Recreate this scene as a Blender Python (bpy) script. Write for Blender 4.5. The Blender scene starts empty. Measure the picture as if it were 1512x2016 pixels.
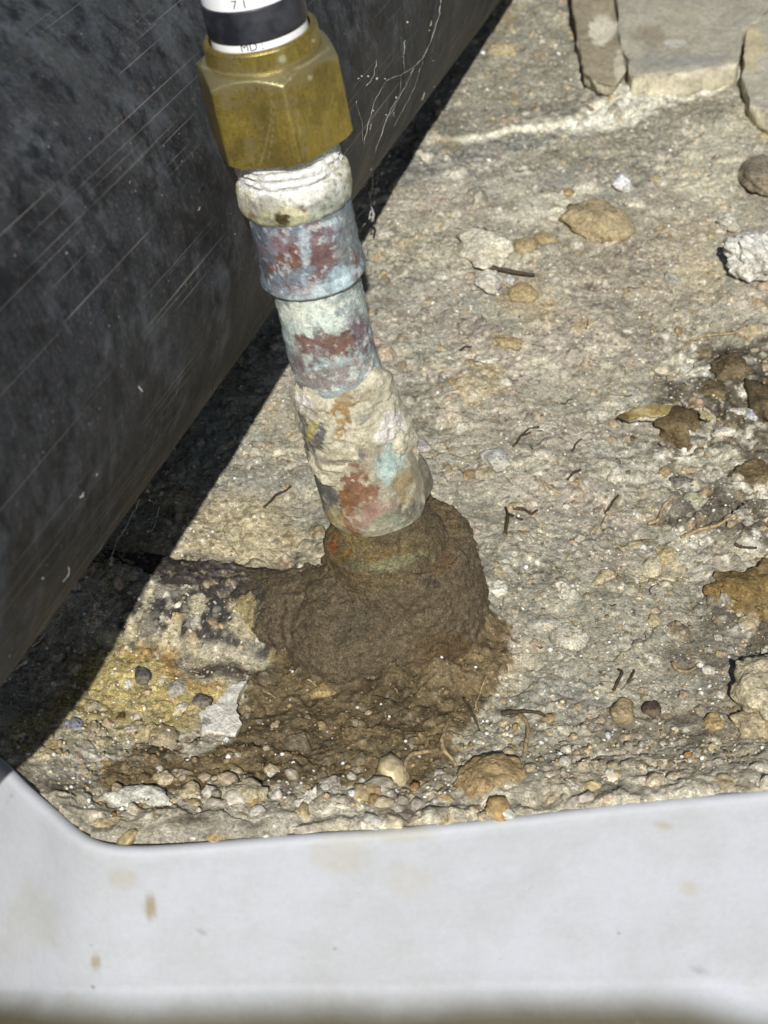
import bpy, bmesh, math, random
import numpy as np
from mathutils import Vector, Matrix

# ------------------------------------------------------------------ camera, sky, sun, exposure
# all working lengths are millimetres; objects are stored in metres
MM = 0.001
scene = bpy.context.scene
E_ = math.radians(38.0); FPX = 4000.0; DIST = 500.0
CAM = np.array([0.0, -DIST*math.cos(E_), DIST*math.sin(E_)])
RT = np.array([1.0, 0, 0]); FW = np.array([0, math.cos(E_), -math.sin(E_)]); UP = np.array([0, math.sin(E_), math.cos(E_)])

cd = bpy.data.cameras.new("camera"); cam = bpy.data.objects.new("camera", cd)
scene.collection.objects.link(cam); scene.camera = cam
cam.location = CAM*MM; cam.rotation_euler = (math.pi/2-E_, 0, 0)
cd.sensor_fit = 'HORIZONTAL'; cd.sensor_width = 36.0; cd.lens = FPX/1512*36
cd.clip_start = 0.01; cd.clip_end = 50
cd.dof.use_dof = True; cd.dof.focus_distance = 0.455; cd.dof.aperture_fstop = 50

def ray(u, v):
    d = (u-756)*RT-(v-1008)*UP+FPX*FW
    return d/np.linalg.norm(d)
SUN = ray(800, 1200)                        # direction the sunlight travels
EL = math.asin(-SUN[2]); ROT = math.atan2(-SUN[0], -SUN[1])
w = bpy.data.worlds.new("World"); scene.world = w; w.use_nodes = True
nt = w.node_tree; sky = nt.nodes.new('ShaderNodeTexSky'); sky.sky_type = 'NISHITA'; sky.sun_disc = False
sky.sun_elevation = EL; sky.sun_rotation = ROT
bg = nt.nodes['Background']; bg.inputs['Strength'].default_value = 0.05
nt.links.new(sky.outputs[0], bg.inputs['Color'])
sl = bpy.data.lights.new("sun", 'SUN'); sl.energy = 5.0; sl.angle = math.radians(0.53); sl.color = (1.0, 0.985, 0.955)
so = bpy.data.objects.new("sun", sl); scene.collection.objects.link(so)
so.rotation_euler = Vector(SUN).to_track_quat('-Z', 'Y').to_euler(); so.location = (0, 0, 2)
scene.view_settings.view_transform = 'Standard'; scene.view_settings.look = 'None'
scene.view_settings.exposure = -0.06; scene.view_settings.gamma = 1.0; scene.view_settings.use_curve_mapping = False
scene.cycles.max_bounces = 5; scene.cycles.diffuse_bounces = 3; scene.cycles.glossy_bounces = 3

# ------------------------------------------------------------------ helpers
R = np.random.RandomState(7)
def S(r, g, b):                              # a colour read in 0-255 sRGB as linear
    c = np.array([r, g, b])/255.0
    return np.clip(np.where(c <= 0.04045, c/12.92, ((c+0.055)/1.055)**2.4)*1.2, 0, 0.88)
def sstep(a, b, x):
    t = np.clip((x-a)/(b-a), 0, 1); return t*t*(3-2*t)
def _h(ix, iy, iz, seed):
    h = (ix.astype(np.uint32)*np.uint32(374761393)) ^ (iy.astype(np.uint32)*np.uint32(668265263)) ^ (iz.astype(np.uint32)*np.uint32(2246822519)) ^ np.uint32((seed*3266489917) & 0xffffffff)
    h = (h ^ (h >> np.uint32(13)))*np.uint32(1274126177); h = h ^ (h >> np.uint32(16)); h = h*np.uint32(2654435761); h ^= h >> np.uint32(15)
    return h.astype(np.float32)/np.float32(2147483648.0)-1
def vn3(P, sc, seed=0):
    """smooth value noise, -1..1, feature size sc"""
    Q = np.asarray(P, dtype=np.float64)/sc+seed*7.31; I = np.floor(Q).astype(np.int64); f = (Q-I).astype(np.float32); f = f*f*f*(f*(f*6-15)+10)
    r = 0
    for dx in (0, 1):
        wx = f[:, 0] if dx else 1-f[:, 0]
        for dy in (0, 1):
            wy = f[:, 1] if dy else 1-f[:, 1]
            for dz in (0, 1):
                wz = f[:, 2] if dz else 1-f[:, 2]
                r = r+wx*wy*wz*_h(I[:, 0]+dx, I[:, 1]+dy, I[:, 2]+dz, seed)
    return r
def vn2(X, Y, sc, seed=0):
    a = 0.61+seed*1.7; c, s = math.cos(a), math.sin(a)
    x = (X*c-Y*s)/sc+seed*5.17; y = (X*s+Y*c)/sc-seed*3.3
    ix = np.floor(x).astype(np.int64); iy = np.floor(y).astype(np.int64)
    fx = (x-ix).astype(np.float32); fy = (y-iy).astype(np.float32); fx = fx*fx*(3-2*fx); fy = fy*fy*(3-2*fy); z = np.zeros_like(ix)
    return ((_h(ix, iy, z, seed)*(1-fx)+_h(ix+1, iy, z, seed)*fx)*(1-fy)+(_h(ix, iy+1, z, seed)*(1-fx)+_h(ix+1, iy+1, z, seed)*fx)*fy)
def fbm3(P, sc, seed=0, n=4, g=0.5):
    return sum(g**i*vn3(P, sc/2**i, seed+i) for i in range(n))
def fbm2(X, Y, sc, seed=0, n=4, g=0.5):
    return sum(g**i*vn2(X, Y, sc/2**i, seed+i) for i in range(n))

def proj(P):                                 # where a place is seen, in photograph pixels
    q = np.atleast_2d(P)-CAM; k = q@FW
    return 756+FPX*(q@RT)/k, 1008-FPX*(q@UP)/k
def macro(x, y):                             # the broad lie of the ground: a bank rising at the back
    return 7.0*sstep(30, 280, y)+5.0*sstep(50, 150, x)*sstep(-60, 60, y)
def hit(u, v, z=0.0):                        # point at height z seen at (u, v)
    d = ray(u, v); return CAM+d*((z-CAM[2])/d[2])
def gp(u, v, up=0.0):                        # point on the ground (plus up) seen at (u, v)
    z = up
    for _ in range(6):
        p = hit(u, v, z); z = float(macro(p[0], p[1]))+up
    return p
def pxmm(p): return FPX/((np.asarray(p)-CAM)@FW)

COL = scene.collection
def link(o): COL.objects.link(o); return o
def tag(o, label=None, cat=None, group=None, kind=None):
    for k, v in (('label', label), ('category', cat), ('group', group), ('kind', kind)):
        if v: o[k] = v
    return o
def thing(name, at, label, cat, group=None):
    o = link(bpy.data.objects.new(name, None)); o.location = np.asarray(at)*MM; o.empty_display_size = 0.01
    return tag(o, label, cat, group)
def make_mesh(name, V, F, cols=None, uv=None, smooth=True):
    V = np.asarray(V, dtype=np.float32); me = bpy.data.meshes.new(name)
    if isinstance(F, np.ndarray):
        n, k = F.shape
        me.vertices.add(len(V)); me.vertices.foreach_set('co', V.ravel())
        me.loops.add(n*k); me.loops.foreach_set('vertex_index', F.astype(np.int32).ravel())
        me.polygons.add(n); me.polygons.foreach_set('loop_start', np.arange(0, n*k, k, dtype=np.int32))
        try: me.polygons.foreach_set('loop_total', np.full(n, k, dtype=np.int32))
        except Exception: pass
        me.update(calc_edges=True)
    else:
        me.from_pydata(V.tolist(), [], F)
    me.polygons.foreach_set('use_smooth', np.full(len(me.polygons), smooth)); me.update()
    if cols is not None:
        c = np.asarray(cols, dtype=np.float32)
        if c.shape[1] == 3: c = np.hstack([c, np.zeros((len(c), 1), np.float32)])
        at = me.color_attributes.new('Col', 'FLOAT_COLOR', 'POINT'); at.data.foreach_set('color', c.ravel())
    if uv is not None:
        li = np.empty(len(me.loops), np.int32); me.loops.foreach_get('vertex_index', li)
        ul = me.uv_layers.new(name='UVMap'); ul.data.foreach_set('uv', np.asarray(uv, np.float32)[li].ravel())
    return me
def put(name, V, F, mat, parent=None, origin=None, cols=None, uv=None, smooth=True):
    """V in world millimetres -> one mesh object"""
    org = np.array(parent.location)/MM if parent is not None else (np.zeros(3) if origin is None else np.asarray(origin))
    me = make_mesh(name, (np.asarray(V)-org)*MM, F, cols, uv, smooth); me.materials.append(mat)
    o = link(bpy.data.objects.new(name, me))
    if parent is not None: o.parent = parent
    else: o.location = org*MM
    return o
def child_of(o, parent, root):               # a sub-part: mesh already stored about root's origin
    o.parent = parent
    return o
def grid_faces(nr, nc, wrap=True):
    i = np.arange(nr-1)[:, None]; j = np.arange(nc if wrap else nc-1)[None, :]; k = (j+1) % nc
    return np.stack([i*nc+j, i*nc+k, (i+1)*nc+k, (i+1)*nc+j], -1).reshape(-1, 4)
def inpoly(U, V, poly):
    ins = np.zeros(U.shape, bool); n = len(poly)
    for i in range(n):
        x1, y1 = poly[i]; x2, y2 = poly[(i+1) % n]
        if y1 == y2: continue
        c = ((y1 > V) != (y2 > V)) & (U < (x2-x1)*(V-y1)/(y2-y1)+x1); ins ^= c
    return ins
def segdist(U, V, pts, closed=False):
    d = np.full(U.shape, 1e9, np.float32); m = len(pts)
    for i in range(m if closed else m-1):
        x1, y1 = pts[i]; x2, y2 = pts[(i+1) % m]; dx, dy = x2-x1, y2-y1; L = dx*dx+dy*dy+1e-9
        t = np.clip(((U-x1)*dx+(V-y1)*dy)/L, 0, 1); d = np.minimum(d, np.hypot(U-x1-t*dx, V-y1-t*dy))
    return d
def polymask(U, V, poly, soft):              # 1 inside, 0 outside, over a soft edge
    p = np.array(poly, float); pad = soft*2+5
    m = np.zeros(U.shape, np.float32)
    b = (U > p[:, 0].min()-pad) & (U < p[:, 0].max()+pad) & (V > p[:, 1].min()-pad) & (V < p[:, 1].max()+pad)
    if b.any():
        u, v = U[b], V[b]; d = segdist(u, v, poly, True); d = np.where(inpoly(u, v, poly), d, -d); m[b] = sstep(-soft, soft, d)
    return m
def tube_geo(P, rad, n=6):
    P = np.asarray(P, float); m = len(P); rad = np.broadcast_to(rad, (m,)); T = np.gradient(P, axis=0); T /= np.linalg.norm(T, axis=1)[:, None]+1e-9
    ref = np.array([0.13, 0.21, 0.97]); A = np.cross(T, ref); A /= np.linalg.norm(A, axis=1)[:, None]+1e-9; B = np.cross(T, A)
    th = np.arange(n)*2*math.pi/n
    V = (P[:, None]+rad[:, None, None]*(np.cos(th)[None, :, None]*A[:, None]+np.sin(th)[None, :, None]*B[:, None])).reshape(-1, 3)
    F = [tuple(q) for q in grid_faces(m, n).tolist()]+[tuple(range(n))[::-1], tuple(range((m-1)*n, m*n))]
    return V, F
def smooth_path(P, k=6):                     # Catmull-Rom through points
    P = np.asarray(P, float); Q = np.vstack([2*P[0]-P[1], P, 2*P[-1]-P[-2]]); out = []
    for i in range(1, len(Q)-2):
        for t in np.arange(k)/k:
            a, b, c, d = Q[i-1:i+3]; out.append(0.5*((2*b)+(c-a)*t+(2*a-5*b+4*c-d)*t*t+(-a+3*b-3*c+d)*t**3))
    out.append(P[-1]); return np.array(out)
class Batch:
    def __init__(s): s.V = []; s.F = []; s.C = []; s.n = 0
    def add(s, V, F, c=None):
        s.V.append(V); s.F += [tuple(i+s.n for i in f) for f in F]; s.n += len(V)
        if c is not None: s.C.append(np.tile(np.asarray(c, float), (len(V), 1)))
    def geo(s): return np.vstack(s.V), s.F

# ------------------------------------------------------------------ materials
def new_mat(name):
    m = bpy.data.materials.new(name); m.use_nodes = True; t = m.node_tree; return m, t, t.nodes['Principled BSDF']
def nd(t, kind, **kw):
    n = t.nodes.new(kind)
    for k, v in kw.items():
        if k in n.inputs: n.inputs[k].default_value = v
        else: setattr(n, k, v)
    return n
def coord(t, out='Object', scale=(1, 1, 1)):
    c = nd(t, 'ShaderNodeTexCoord'); mp = nd(t, 'ShaderNodeMapping'); mp.inputs['Scale'].default_value = scale
    t.links.new(c.outputs[out], mp.inputs['Vector']); return mp.outputs[0]
def noise(t, vec, scale, detail=4, rough=0.6):
    n = nd(t, 'ShaderNodeTexNoise', Scale=scale, Detail=detail, Roughness=rough); t.links.new(vec, n.inputs['Vector']); return n.outputs['Fac']
def ramp(t, fac, stops):
    r = nd(t, 'ShaderNodeValToRGB'); el = r.color_ramp.elements
    while len(el) < len(stops): el.new(0.5)
    for e, (p, c) in zip(el, stops): e.position = p; e.color = (*c, 1) if not np.isscalar(c) else (c, c, c, 1)
    t.links.new(fac, r.inputs[0]); return r.outputs[0]
def mix(t, a, b, fac, mode='MIX'):
    m = nd(t, 'ShaderNodeMix', data_type='RGBA', blend_type=mode)
    for s, v in ((0, fac), (6, a), (7, b)):
        if hasattr(v, 'links'): t.links.new(v, m.inputs[s])
        else: m.inputs[s].default_value = v if np.isscalar(v) else (*v, 1)
    return m.outputs[2]
def bump(t, bs, h, dist, strength=1.0, prev=None):
    b = nd(t, 'ShaderNodeBump', Distance=dist, Strength=strength); t.links.new(h, b.inputs['Height'])
    if prev is not None: t.links.new(prev, b.inputs['Normal'])
    t.links.new(b.outputs[0], bs.inputs['Normal']); return b.outputs[0]

def col_mat(name, rough=0.9, spec=0.25, n1=(1200, 0.35), n2=(3500, 0.25), bd=0.00025, metal=False, bs_scale=1500, speck=()):
    """base colour from the mesh's own colour attribute, mottled and bumped by noise"""
    m, t, b = new_mat(name); v = coord(t)
    a = nd(t, 'ShaderNodeVertexColor', layer_name='Col')
    f1 = noise(t, v, n1[0], 5, 0.65); f2 = noise(t, v, n2[0], 3, 0.7)
    c = mix(t, a.outputs[0], ramp(t, f1, [(0.25, 1-n1[1]*1.6), (0.5, 1.0), (0.8, 1+n1[1])]), 1.0, 'MULTIPLY')
    c = mix(t, c, ramp(t, f2, [(0.3, 1-n2[1]*1.5), (0.55, 1.0), (0.75, 1+n2[1]*1.4)]), 1.0, 'MULTIPLY')
    for sc_, am in speck:
        vo = nd(t, 'ShaderNodeTexVoronoi', Scale=sc_); t.links.new(v, vo.inputs['Vector']); se = nd(t, 'ShaderNodeSeparateColor'); t.links.new(vo.outputs['Color'], se.inputs[0])
        pc = ramp(t, se.outputs[0], [(0.0, (0.50, 0.48, 0.44)), (0.14, (0.82, 0.82, 0.80)), (0.35, (0.97, 1.0, 1.01)), (0.6, (1.0, 0.98, 0.94)), (0.72, (1.12, 1.05, 1.0)), (0.86, (1.12, 1.12, 1.10)), (0.95, (1.5, 1.48, 1.42))])
        c = mix(t, c, mix(t, (1, 1, 1), pc, am), 1.0, 'MULTIPLY')
    t.links.new(c, b.inputs['Base Color'])
    b.inputs['Roughness'].default_value = rough; b.inputs['Specular IOR Level'].default_value = spec
    if metal: t.links.new(a.outputs[1], b.inputs['Metallic'])
    p = bump(t, b, noise(t, v, bs_scale, 6, 0.7), bd)
    return m
M_ground = col_mat('dry_dirt', 0.95, 0.12, (900, 0.26), (3200, 0.28), 0.0005, speck=((950, 0.5), (2100, 0.75)))
M_mud = col_mat('caked_dirt', 0.93, 0.18, (800, 0.22), (2600, 0.42), 0.0008, bs_scale=1800, speck=((1500, 0.55),))
M_patina = col_mat('patina_metal', 0.62, 0.3, (700, 0.22), (2600, 0.25), 0.00022, metal=True)
M_crust = col_mat('mineral_scale', 0.85, 0.2, (700, 0.22), (2500, 0.22), 0.0005)

def stone_mat(name):
    m, t, b = new_mat(name); v = coord(t); oi = nd(t, 'ShaderNodeObjectInfo')
    f1 = noise(t, v, 260, 6, 0.65); f2 = noise(t, v, 1700, 4, 0.7); f3 = noise(t, v, 90, 3, 0.5)
    c = mix(t, oi.outputs['Color'], ramp(t, f1, [(0.28, (0.50, 0.47, 0.42)), (0.5, (1, 1, 1)), (0.75, (1.3, 1.28, 1.22))]), 1.0, 'MULTIPLY')
    c = mix(t, c, ramp(t, f2, [(0.3, 0.62), (0.5, 1.0), (0.72, 1.3)]), 1.0, 'MULTIPLY')
    c = mix(t, c, S(146, 132, 102), ramp(t, f3, [(0.50, 0.0), (0.70, 0.55)]))
    vo = nd(t, 'ShaderNodeTexVoronoi', Scale=1600.0); t.links.new(v, vo.inputs['Vector']); se = nd(t, 'ShaderNodeSeparateColor'); t.links.new(vo.outputs['Color'], se.inputs[0])
    c = mix(t, c, ramp(t, se.outputs[0], [(0.0, 0.6), (0.25, 0.92), (0.7, 1.02), (0.95, 1.35)]), 1.0, 'MULTIPLY')
    t.links.new(c, b.inputs['Base Color']); b.inputs['Roughness'].default_value = 0.9; b.inputs['Specular IOR Level'].default_value = 0.2
    p = bump(t, b, f1, 0.0012); bump(t, b, f2, 0.0004, 1.0, p)
    return m
M_stone = stone_mat('weathered_stone')

def plain_mat(name, c, rough=0.8, spec=0.3, nz=0.2, sc=1500):
    m, t, b = new_mat(name); v = coord(t)
    k = mix(t, c, ramp(t, noise(t, v, sc, 4), [(0.3, 1-nz*1.6), (0.7, 1+nz)]), 1.0, 'MULTIPLY')
    t.links.new(k, b.inputs['Base Color']); b.inputs['Roughness'].default_value = rough; b.inputs['Specular IOR Level'].default_value = spec
    return m
M_root = plain_mat('dry_root', S(150, 132, 100), 0.85, 0.2, 0.45)
M_rootdark = plain_mat('dark_root', S(72, 62, 48), 0.85, 0.2, 0.4)
M_web = plain_mat('dusty_silk', S(150, 148, 140), 0.9, 0.1, 0.2)
M_white = plain_mat('white_tube', S(228, 230, 224), 0.35, 0.5, 0.03, 400)
M_ink = plain_mat('grey_ink', S(60, 60, 66), 0.7, 0.2, 0.1)

def black_band_mat():
    m, t, b = new_mat('black_band'); v = coord(t)
    f = noise(t, v, 1100, 6, 0.75); g = noise(t, v, 160, 4, 0.6)
    c = mix(t, S(26, 27, 33), S(58, 60, 66), ramp(t, g, [(0.4, 0.0), (0.7, 1.0)]))
    c = mix(t, c, S(160, 160, 158), ramp(t, f, [(0.70, 0.0), (0.80, 0.8)]))
    t.links.new(c, b.inputs['Base Color']); b.inputs['Roughness'].default_value = 0.42; return m
M_band = black_band_mat()

def brass_mat():
    m, t, b = new_mat('tarnished_brass'); v = coord(t); a = nd(t, 'ShaderNodeVertexColor', layer_name='Col')
    g = noise(t, v, 130, 5, 0.6); f = noise(t, v, 1500, 5, 0.7); st = noise(t, coord(t, 'UV', (1.6, 0.05, 1)), 1.0, 4, 0.6)
    c = mix(t, S(150, 131, 62), S(116, 103, 54), ramp(t, g, [(0.35, 0.0), (0.65, 1.0)]))
    c = mix(t, c, ramp(t, f, [(0.3, 0.7), (0.5, 1.0), (0.75, 1.25)]), 1.0, 'MULTIPLY')
    c = mix(t, c, ramp(t, st, [(0.3, 0.9), (0.6, 1.05)]), 1.0, 'MULTIPLY')
    c = mix(t, c, a.outputs[0], a.outputs[1])
    t.links.new(c, b.inputs['Base Color'])
    b.inputs['Metallic'].default_value = 0.6
    r = ramp(t, f, [(0.3, 0.26), (0.7, 0.44)]); t.links.new(r, b.inputs['Roughness'])
    bump(t, b, f, 0.00008); return m
M_brass = brass_mat()

def black_pipe_mat():
    """UV: u = millimetres round the pipe, v = millimetres along it"""
    m, t, b = new_mat('scuffed_black_plastic'); v = coord(t)
    def sc(su, sv, rot=0.0):
        c = nd(t, 'ShaderNodeTexCoord'); mp = nd(t, 'ShaderNodeMapping'); mp.inputs['Scale'].default_value = (su, sv, 1); mp.inputs['Rotation'].default_value = (0, 0, rot)
        t.links.new(c.outputs['UV'], mp.inputs['Vector']); return mp.outputs[0]
    def scratch(su, sv, rot, lo, hi, seed):
        mp = sc(su, sv, rot); n = nd(t, 'ShaderNodeTexNoise', noise_dimensions='3D', Scale=1.0, Detail=2.0, Roughness=0.55)
        ad = nd(t, 'ShaderNodeVectorMath', operation='ADD'); t.links.new(mp, ad.inputs[0]); ad.inputs[1].default_value = (seed, seed*1.7, seed*0.3)
        t.links.new(ad.outputs[0], n.inputs['Vector']); return ramp(t, n.outputs['Fac'], [(lo, 0.0), (hi, 1.0)])
    s1 = scratch(2.2, 0.004, 0.0, 0.68, 0.70, 3.1)
    s2 = scratch(3.2, 0.009, 0.012, 0.70, 0.725, 9.2)
    s3 = scratch(1.0, 0.0025, -0.006, 0.72, 0.735, 17.0)
    where = ramp(t, noise(t, v, 14, 2), [(0.42, 0.0), (0.6, 1.0)])
    dust = noise(t, v, 1300, 8, 0.8); cloud = noise(t, v, 45, 6, 0.65)
    streak = noise(t, sc(0.05, 0.7), 1.0, 6, 0.75)          # wipe marks running round the pipe
    c = mix(t, S(20, 22, 27), S(44, 48, 54), ramp(t, cloud, [(0.35, 0.0), (0.70, 1.0)]))
    c = mix(t, c, S(78, 82, 86), ramp(t, streak, [(0.52, 0.0), (0.78, 0.5)]))
    c = mix(t, c, S(104, 98, 94), mix(t, (0, 0, 0), ramp(t, dust, [(0.50, 0.0), (0.74, 0.85)]), ramp(t, cloud, [(0.3, 0.25), (0.62, 1.0)])))
    ss = mix(t, mix(t, s1, s2, 1.0, 'ADD'), s3, 1.0, 'ADD')
    ge = nd(t, 'ShaderNodeNewGeometry'); sx = nd(t, 'ShaderNodeSeparateXYZ'); t.links.new(ge.outputs['Normal'], sx.inputs[0])
    c = mix(t, c, S(92, 94, 91), mix(t, (0, 0, 0), ramp(t, sx.outputs[2], [(0.35, 0.0), (0.95, 0.65)]), ramp(t, noise(t, v, 38, 7, 0.75), [(0.38, 0.15), (0.62, 1.0)])))  # grey sheen of the upward faces painted in as a dusty tone
    blot = noise(t, v, 80, 7, 0.75); c = mix(t, c, S(90, 95, 101), ramp(t, blot, [(0.50, 0.0), (0.72, 0.75)])); c = mix(t, c, S(120, 104, 98), ramp(t, noise(t, v, 420, 8, 0.85), [(0.56, 0.0), (0.70, 0.8)])); c = mix(t, c, S(14, 15, 18), ramp(t, noise(t, v, 130, 7, 0.75), [(0.48, 0.0), (0.62, 0.85)]))
    c = mix(t, c, S(152, 146, 140), mix(t, (0, 0, 0), ss, where))
    sp = nd(t, 'ShaderNodeTexVoronoi', Scale=260.0); t.links.new(v, sp.inputs['Vector'])
    c = mix(t, c, S(170, 165, 155), ramp(t, sp.outputs['Distance'], [(0.03, 0.8), (0.06, 0.0)]))
    t.links.new(c, b.inputs['Base Color']); b.inputs['Specular IOR Level'].default_value = 0.28
    rr = ramp(t, cloud, [(0.3, 0.42), (0.7, 0.70)]); t.links.new(rr, b.inputs['Roughness'])
    bump(t, b, dust, 0.00008); return m
M_black = black_pipe_mat()

def tub_mat():
    m, t, b = new_mat('white_moulded_plastic'); v = coord(t); a = nd(t, 'ShaderNodeVertexColor', layer_name='Col')
    g = noise(t, v, 60, 5, 0.6); f = noise(t, v, 700, 4, 0.6)
    c = mix(t, a.outputs[0], ramp(t, g, [(0.3, (0.90, 0.89, 0.84)), (0.6, (1, 1, 1))]), 1.0, 'MULTIPLY')
    c = mix(t, c, ramp(t, f, [(0.3, 0.96), (0.7, 1.02)]), 1.0, 'MULTIPLY')
    vo = nd(t, 'ShaderNodeTexVoronoi', Scale=120.0); t.links.new(v, vo.inputs['Vector']); se = nd(t, 'ShaderNodeSeparateColor'); t.links.new(vo.outputs['Color'], se.inputs[0])
    sp = mix(t, (0, 0, 0), ramp(t, vo.outputs['Distance'], [(0.06, 1.0), (0.12, 0.0)]), ramp(t, se.outputs[0], [(0.80, 0.0), (0.84, 0.7)]))
    c = mix(t, c, S(96, 88, 76), sp)
    c = mix(t, c, S(140, 130, 104), ramp(t, noise(t, v, 170, 7, 0.75), [(0.62, 0.0), (0.78, 0.35)]))
    t.links.new(c, b.inputs['Base Color']); b.inputs['Roughness'].default_value = 0.6; b.inputs['Specular IOR Level'].default_value = 0.22
    bump(t, b, g, 0.0004); return m
M_tub = tub_mat()

# ------------------------------------------------------------------ layout: riser axis
BASE = hit(778, 1240, 0); TZ = 9.0     # TZ: height of the basin's rim
_best = None
for _t in np.linspace(350, 450, 800):                                        # tilt so that its rings are seen 30 degrees from above
    _q = CAM+ray(520, 103)*_t; _a = (_q-BASE)/np.linalg.norm(_q-BASE); _e = abs(math.degrees(math.asin(-(_a@ray(640, 650))))-30)
    if _best is None or _e < _best[0]: _best = (_e, _q)
_T = _best[1]; AX = (_T-BASE)/np.linalg.norm(_T-BASE)
def axs(u, v):                               # how far up the riser's axis a pixel is
    d = ray(u, v); q = BASE-CAM
    A = np.array([[1.0, -(AX@d)], [AX@d, -1.0]]); return np.linalg.solve(A, np.array([-(AX@q), -(d@q)]))[0]
TC = CAM-(BASE+AX*80); TC -= AX*(TC@AX); TC /= np.linalg.norm(TC)          # towards the viewer
TR = np.cross(AX, TC)                                                      # to the right
if TR@RT < 0: TR = -TR
def s_front(v, r):                           # axis position whose front surface point is seen at row v
    lo, hi = -20.0, 200.0
    for _ in range(40):
        m = (lo+hi)/2; p = BASE+AX*m+TC*r
        if proj(p)[1][0] > v: lo = m
        else: hi = m
    return (lo+hi)/2

# ------------------------------------------------------------------ the ground
def rim_line(u): return np.interp(u, [-40, 0, 60, 120, 170, 215, 500, 756, 1000, 1250, 1512, 1600], [1455, 1485, 1540, 1590, 1632, 1655, 1640, 1623, 1597, 1573, 1548, 1540])
def pipe_edge(u): return 1349-1.37*u
def axis_steps(lo, hi, a, b, far):
    x = [lo]; 
    while x[-1] < hi: x.append(x[-1]+a+(b-a)*(x[-1]-lo)/(hi-lo))
    L, H, st = [], [], 1.0
    p = lo; q = x[-1]
    while p > -far: st *= 1.5; p -= st; L.append(p)
    st = 1.0
    while q < far: st *= 1.5; q += st; H.append(q)
    return np.array(L[::-1]+x+H)
gx = axis_steps(-140, 150, 0.37, 0.37, 1500); gy = axis_steps(-112, 315, 0.36, 0.58, 1500)
X, Y = np.meshgrid(gx, gy); shp = X.shape; X = X.ravel(); Y = Y.ravel()
Z = macro(X, Y).astype(np.float32)
inner = (X > -145) & (X < 152) & (Y > -115) & (Y < 318)
U, V = np.full(X.shape, -9e3), np.full(X.shape, -9e3)
u_, v_ = proj(np.stack([X[inner], Y[inner], Z[inner]], 1)); U[inner] = u_; V[inner] = v_
wob1 = fbm2(X, Y, 9, 50, 4, 0.6)*7; wob2 = fbm2(X, Y, 9, 60, 4, 0.6)*7      # millimetres of wander at edges
Uw = U+wob1*4; Vw = V+wob2*3

nA = fbm2(X, Y, 60, 1, 3); nB = fbm2(X, Y, 14, 5, 3); nC = vn2(X, Y, 4.2, 9); nD = vn2(X, Y, 1.9, 11); nE = vn2(X, Y, 0.95, 13)
soil_poly = [(175, 1545), (215, 1505), (285, 1470), (360, 1492), (455, 1440), (470, 1365), (490, 1335), (560, 1310), (560, 1180), (940, 1160), (990, 1240), (1010, 1300), (960, 1370), (905, 1440), (900, 1500), (830, 1545), (700, 1535), (560, 1548), (430, 1540), (330, 1560), (240, 1585)]
m_soil = polymask(Uw, Vw, soil_poly, 8)
m_stain = polymask(Uw, Vw, [(240, 1210), (320, 1095), (420, 1100), (500, 1115), (560, 1125), (600, 1340), (520, 1335), (430, 1300), (330, 1275), (270, 1262)], 16)
Uf, Vf = U+wob1*1.3, V+wob2*1.0
m_band = polymask(Uw, Vw, [(-50, 1560), (240, 1560), (420, 1525), (760, 1535), (900, 1500), (1100, 1400), (1250, 1440), (1560, 1330), (1560, 1720), (-50, 1720)], 30)
m_right = polymask(Uw, Vw, [(1300, 700), (1420, 640), (1560, 640), (1560, 1300), (1430, 1290), (1330, 1100), (1300, 900)], 50)

rgh = 0.15+0.95*sstep(-0.15, 0.45, fbm2(X, Y, 24, 141, 4, 0.6))
Z += 1.3*nA+0.9*nB+0.30*nC*(rgh+0.8*m_band+0.5*m_right)+(0.19*nD+0.11*nE)*rgh
Z += np.abs(fbm2(X, Y, 7, 31, 3))*-0.9*(0.35+m_right+m_band)                    # broken, creviced ground
# buried branch pipe showing as a rounded ridge
ra, rb = gp(640, 1235)[:2], gp(150, 1185)[:2]
dr = segdist(X, Y, [ra, rb])+0.8*nB; Z += 7.5*np.clip(1-(dr/15.0)**2, 0, 1)**0.7*sstep(-100, -75, X)
Z += 0.9*polymask(Uf, Vf, [(810, 283), (960, 262), (1110, 236), (1180, 200), (1300, 150), (1455, 120), (1462, 152), (1330, 188), (1230, 238), (1100, 258), (960, 275), (820, 292)], 3)
Z += m_soil*(0.9+0.6*nC+0.35*nD+0.3*nE+0.5*np.clip(fbm2(X, Y, 5, 41, 3), 0, 1))
Z += 0.8*sstep(-0.02, 0.05, fbm2(X, Y, 17, 33, 4))*(1-m_soil)+0.5*sstep(0.1, 0.15, fbm2(X, Y, 8, 37, 4))*(1-m_soil)      # crusty ledges
cx, cy = hit(770, 1230)[:2]; rd = np.hypot(X-cx, (Y-cy))+1.5*nB; Z += 3.2*sstep(33, 20, rd)*(1+0.5*nC)
pr_u, pr_v = proj(np.stack([X, Y, np.full(X.shape, TZ)], 1)); dv = rim_line(pr_u)-pr_v
Z += 7.5*np.where(Y < 40, np.clip(1-np.clip(dv, 0, 330)/330, 0, 1)**1.5, 0)*1.17                                  # dirt banked up against the basin
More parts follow.
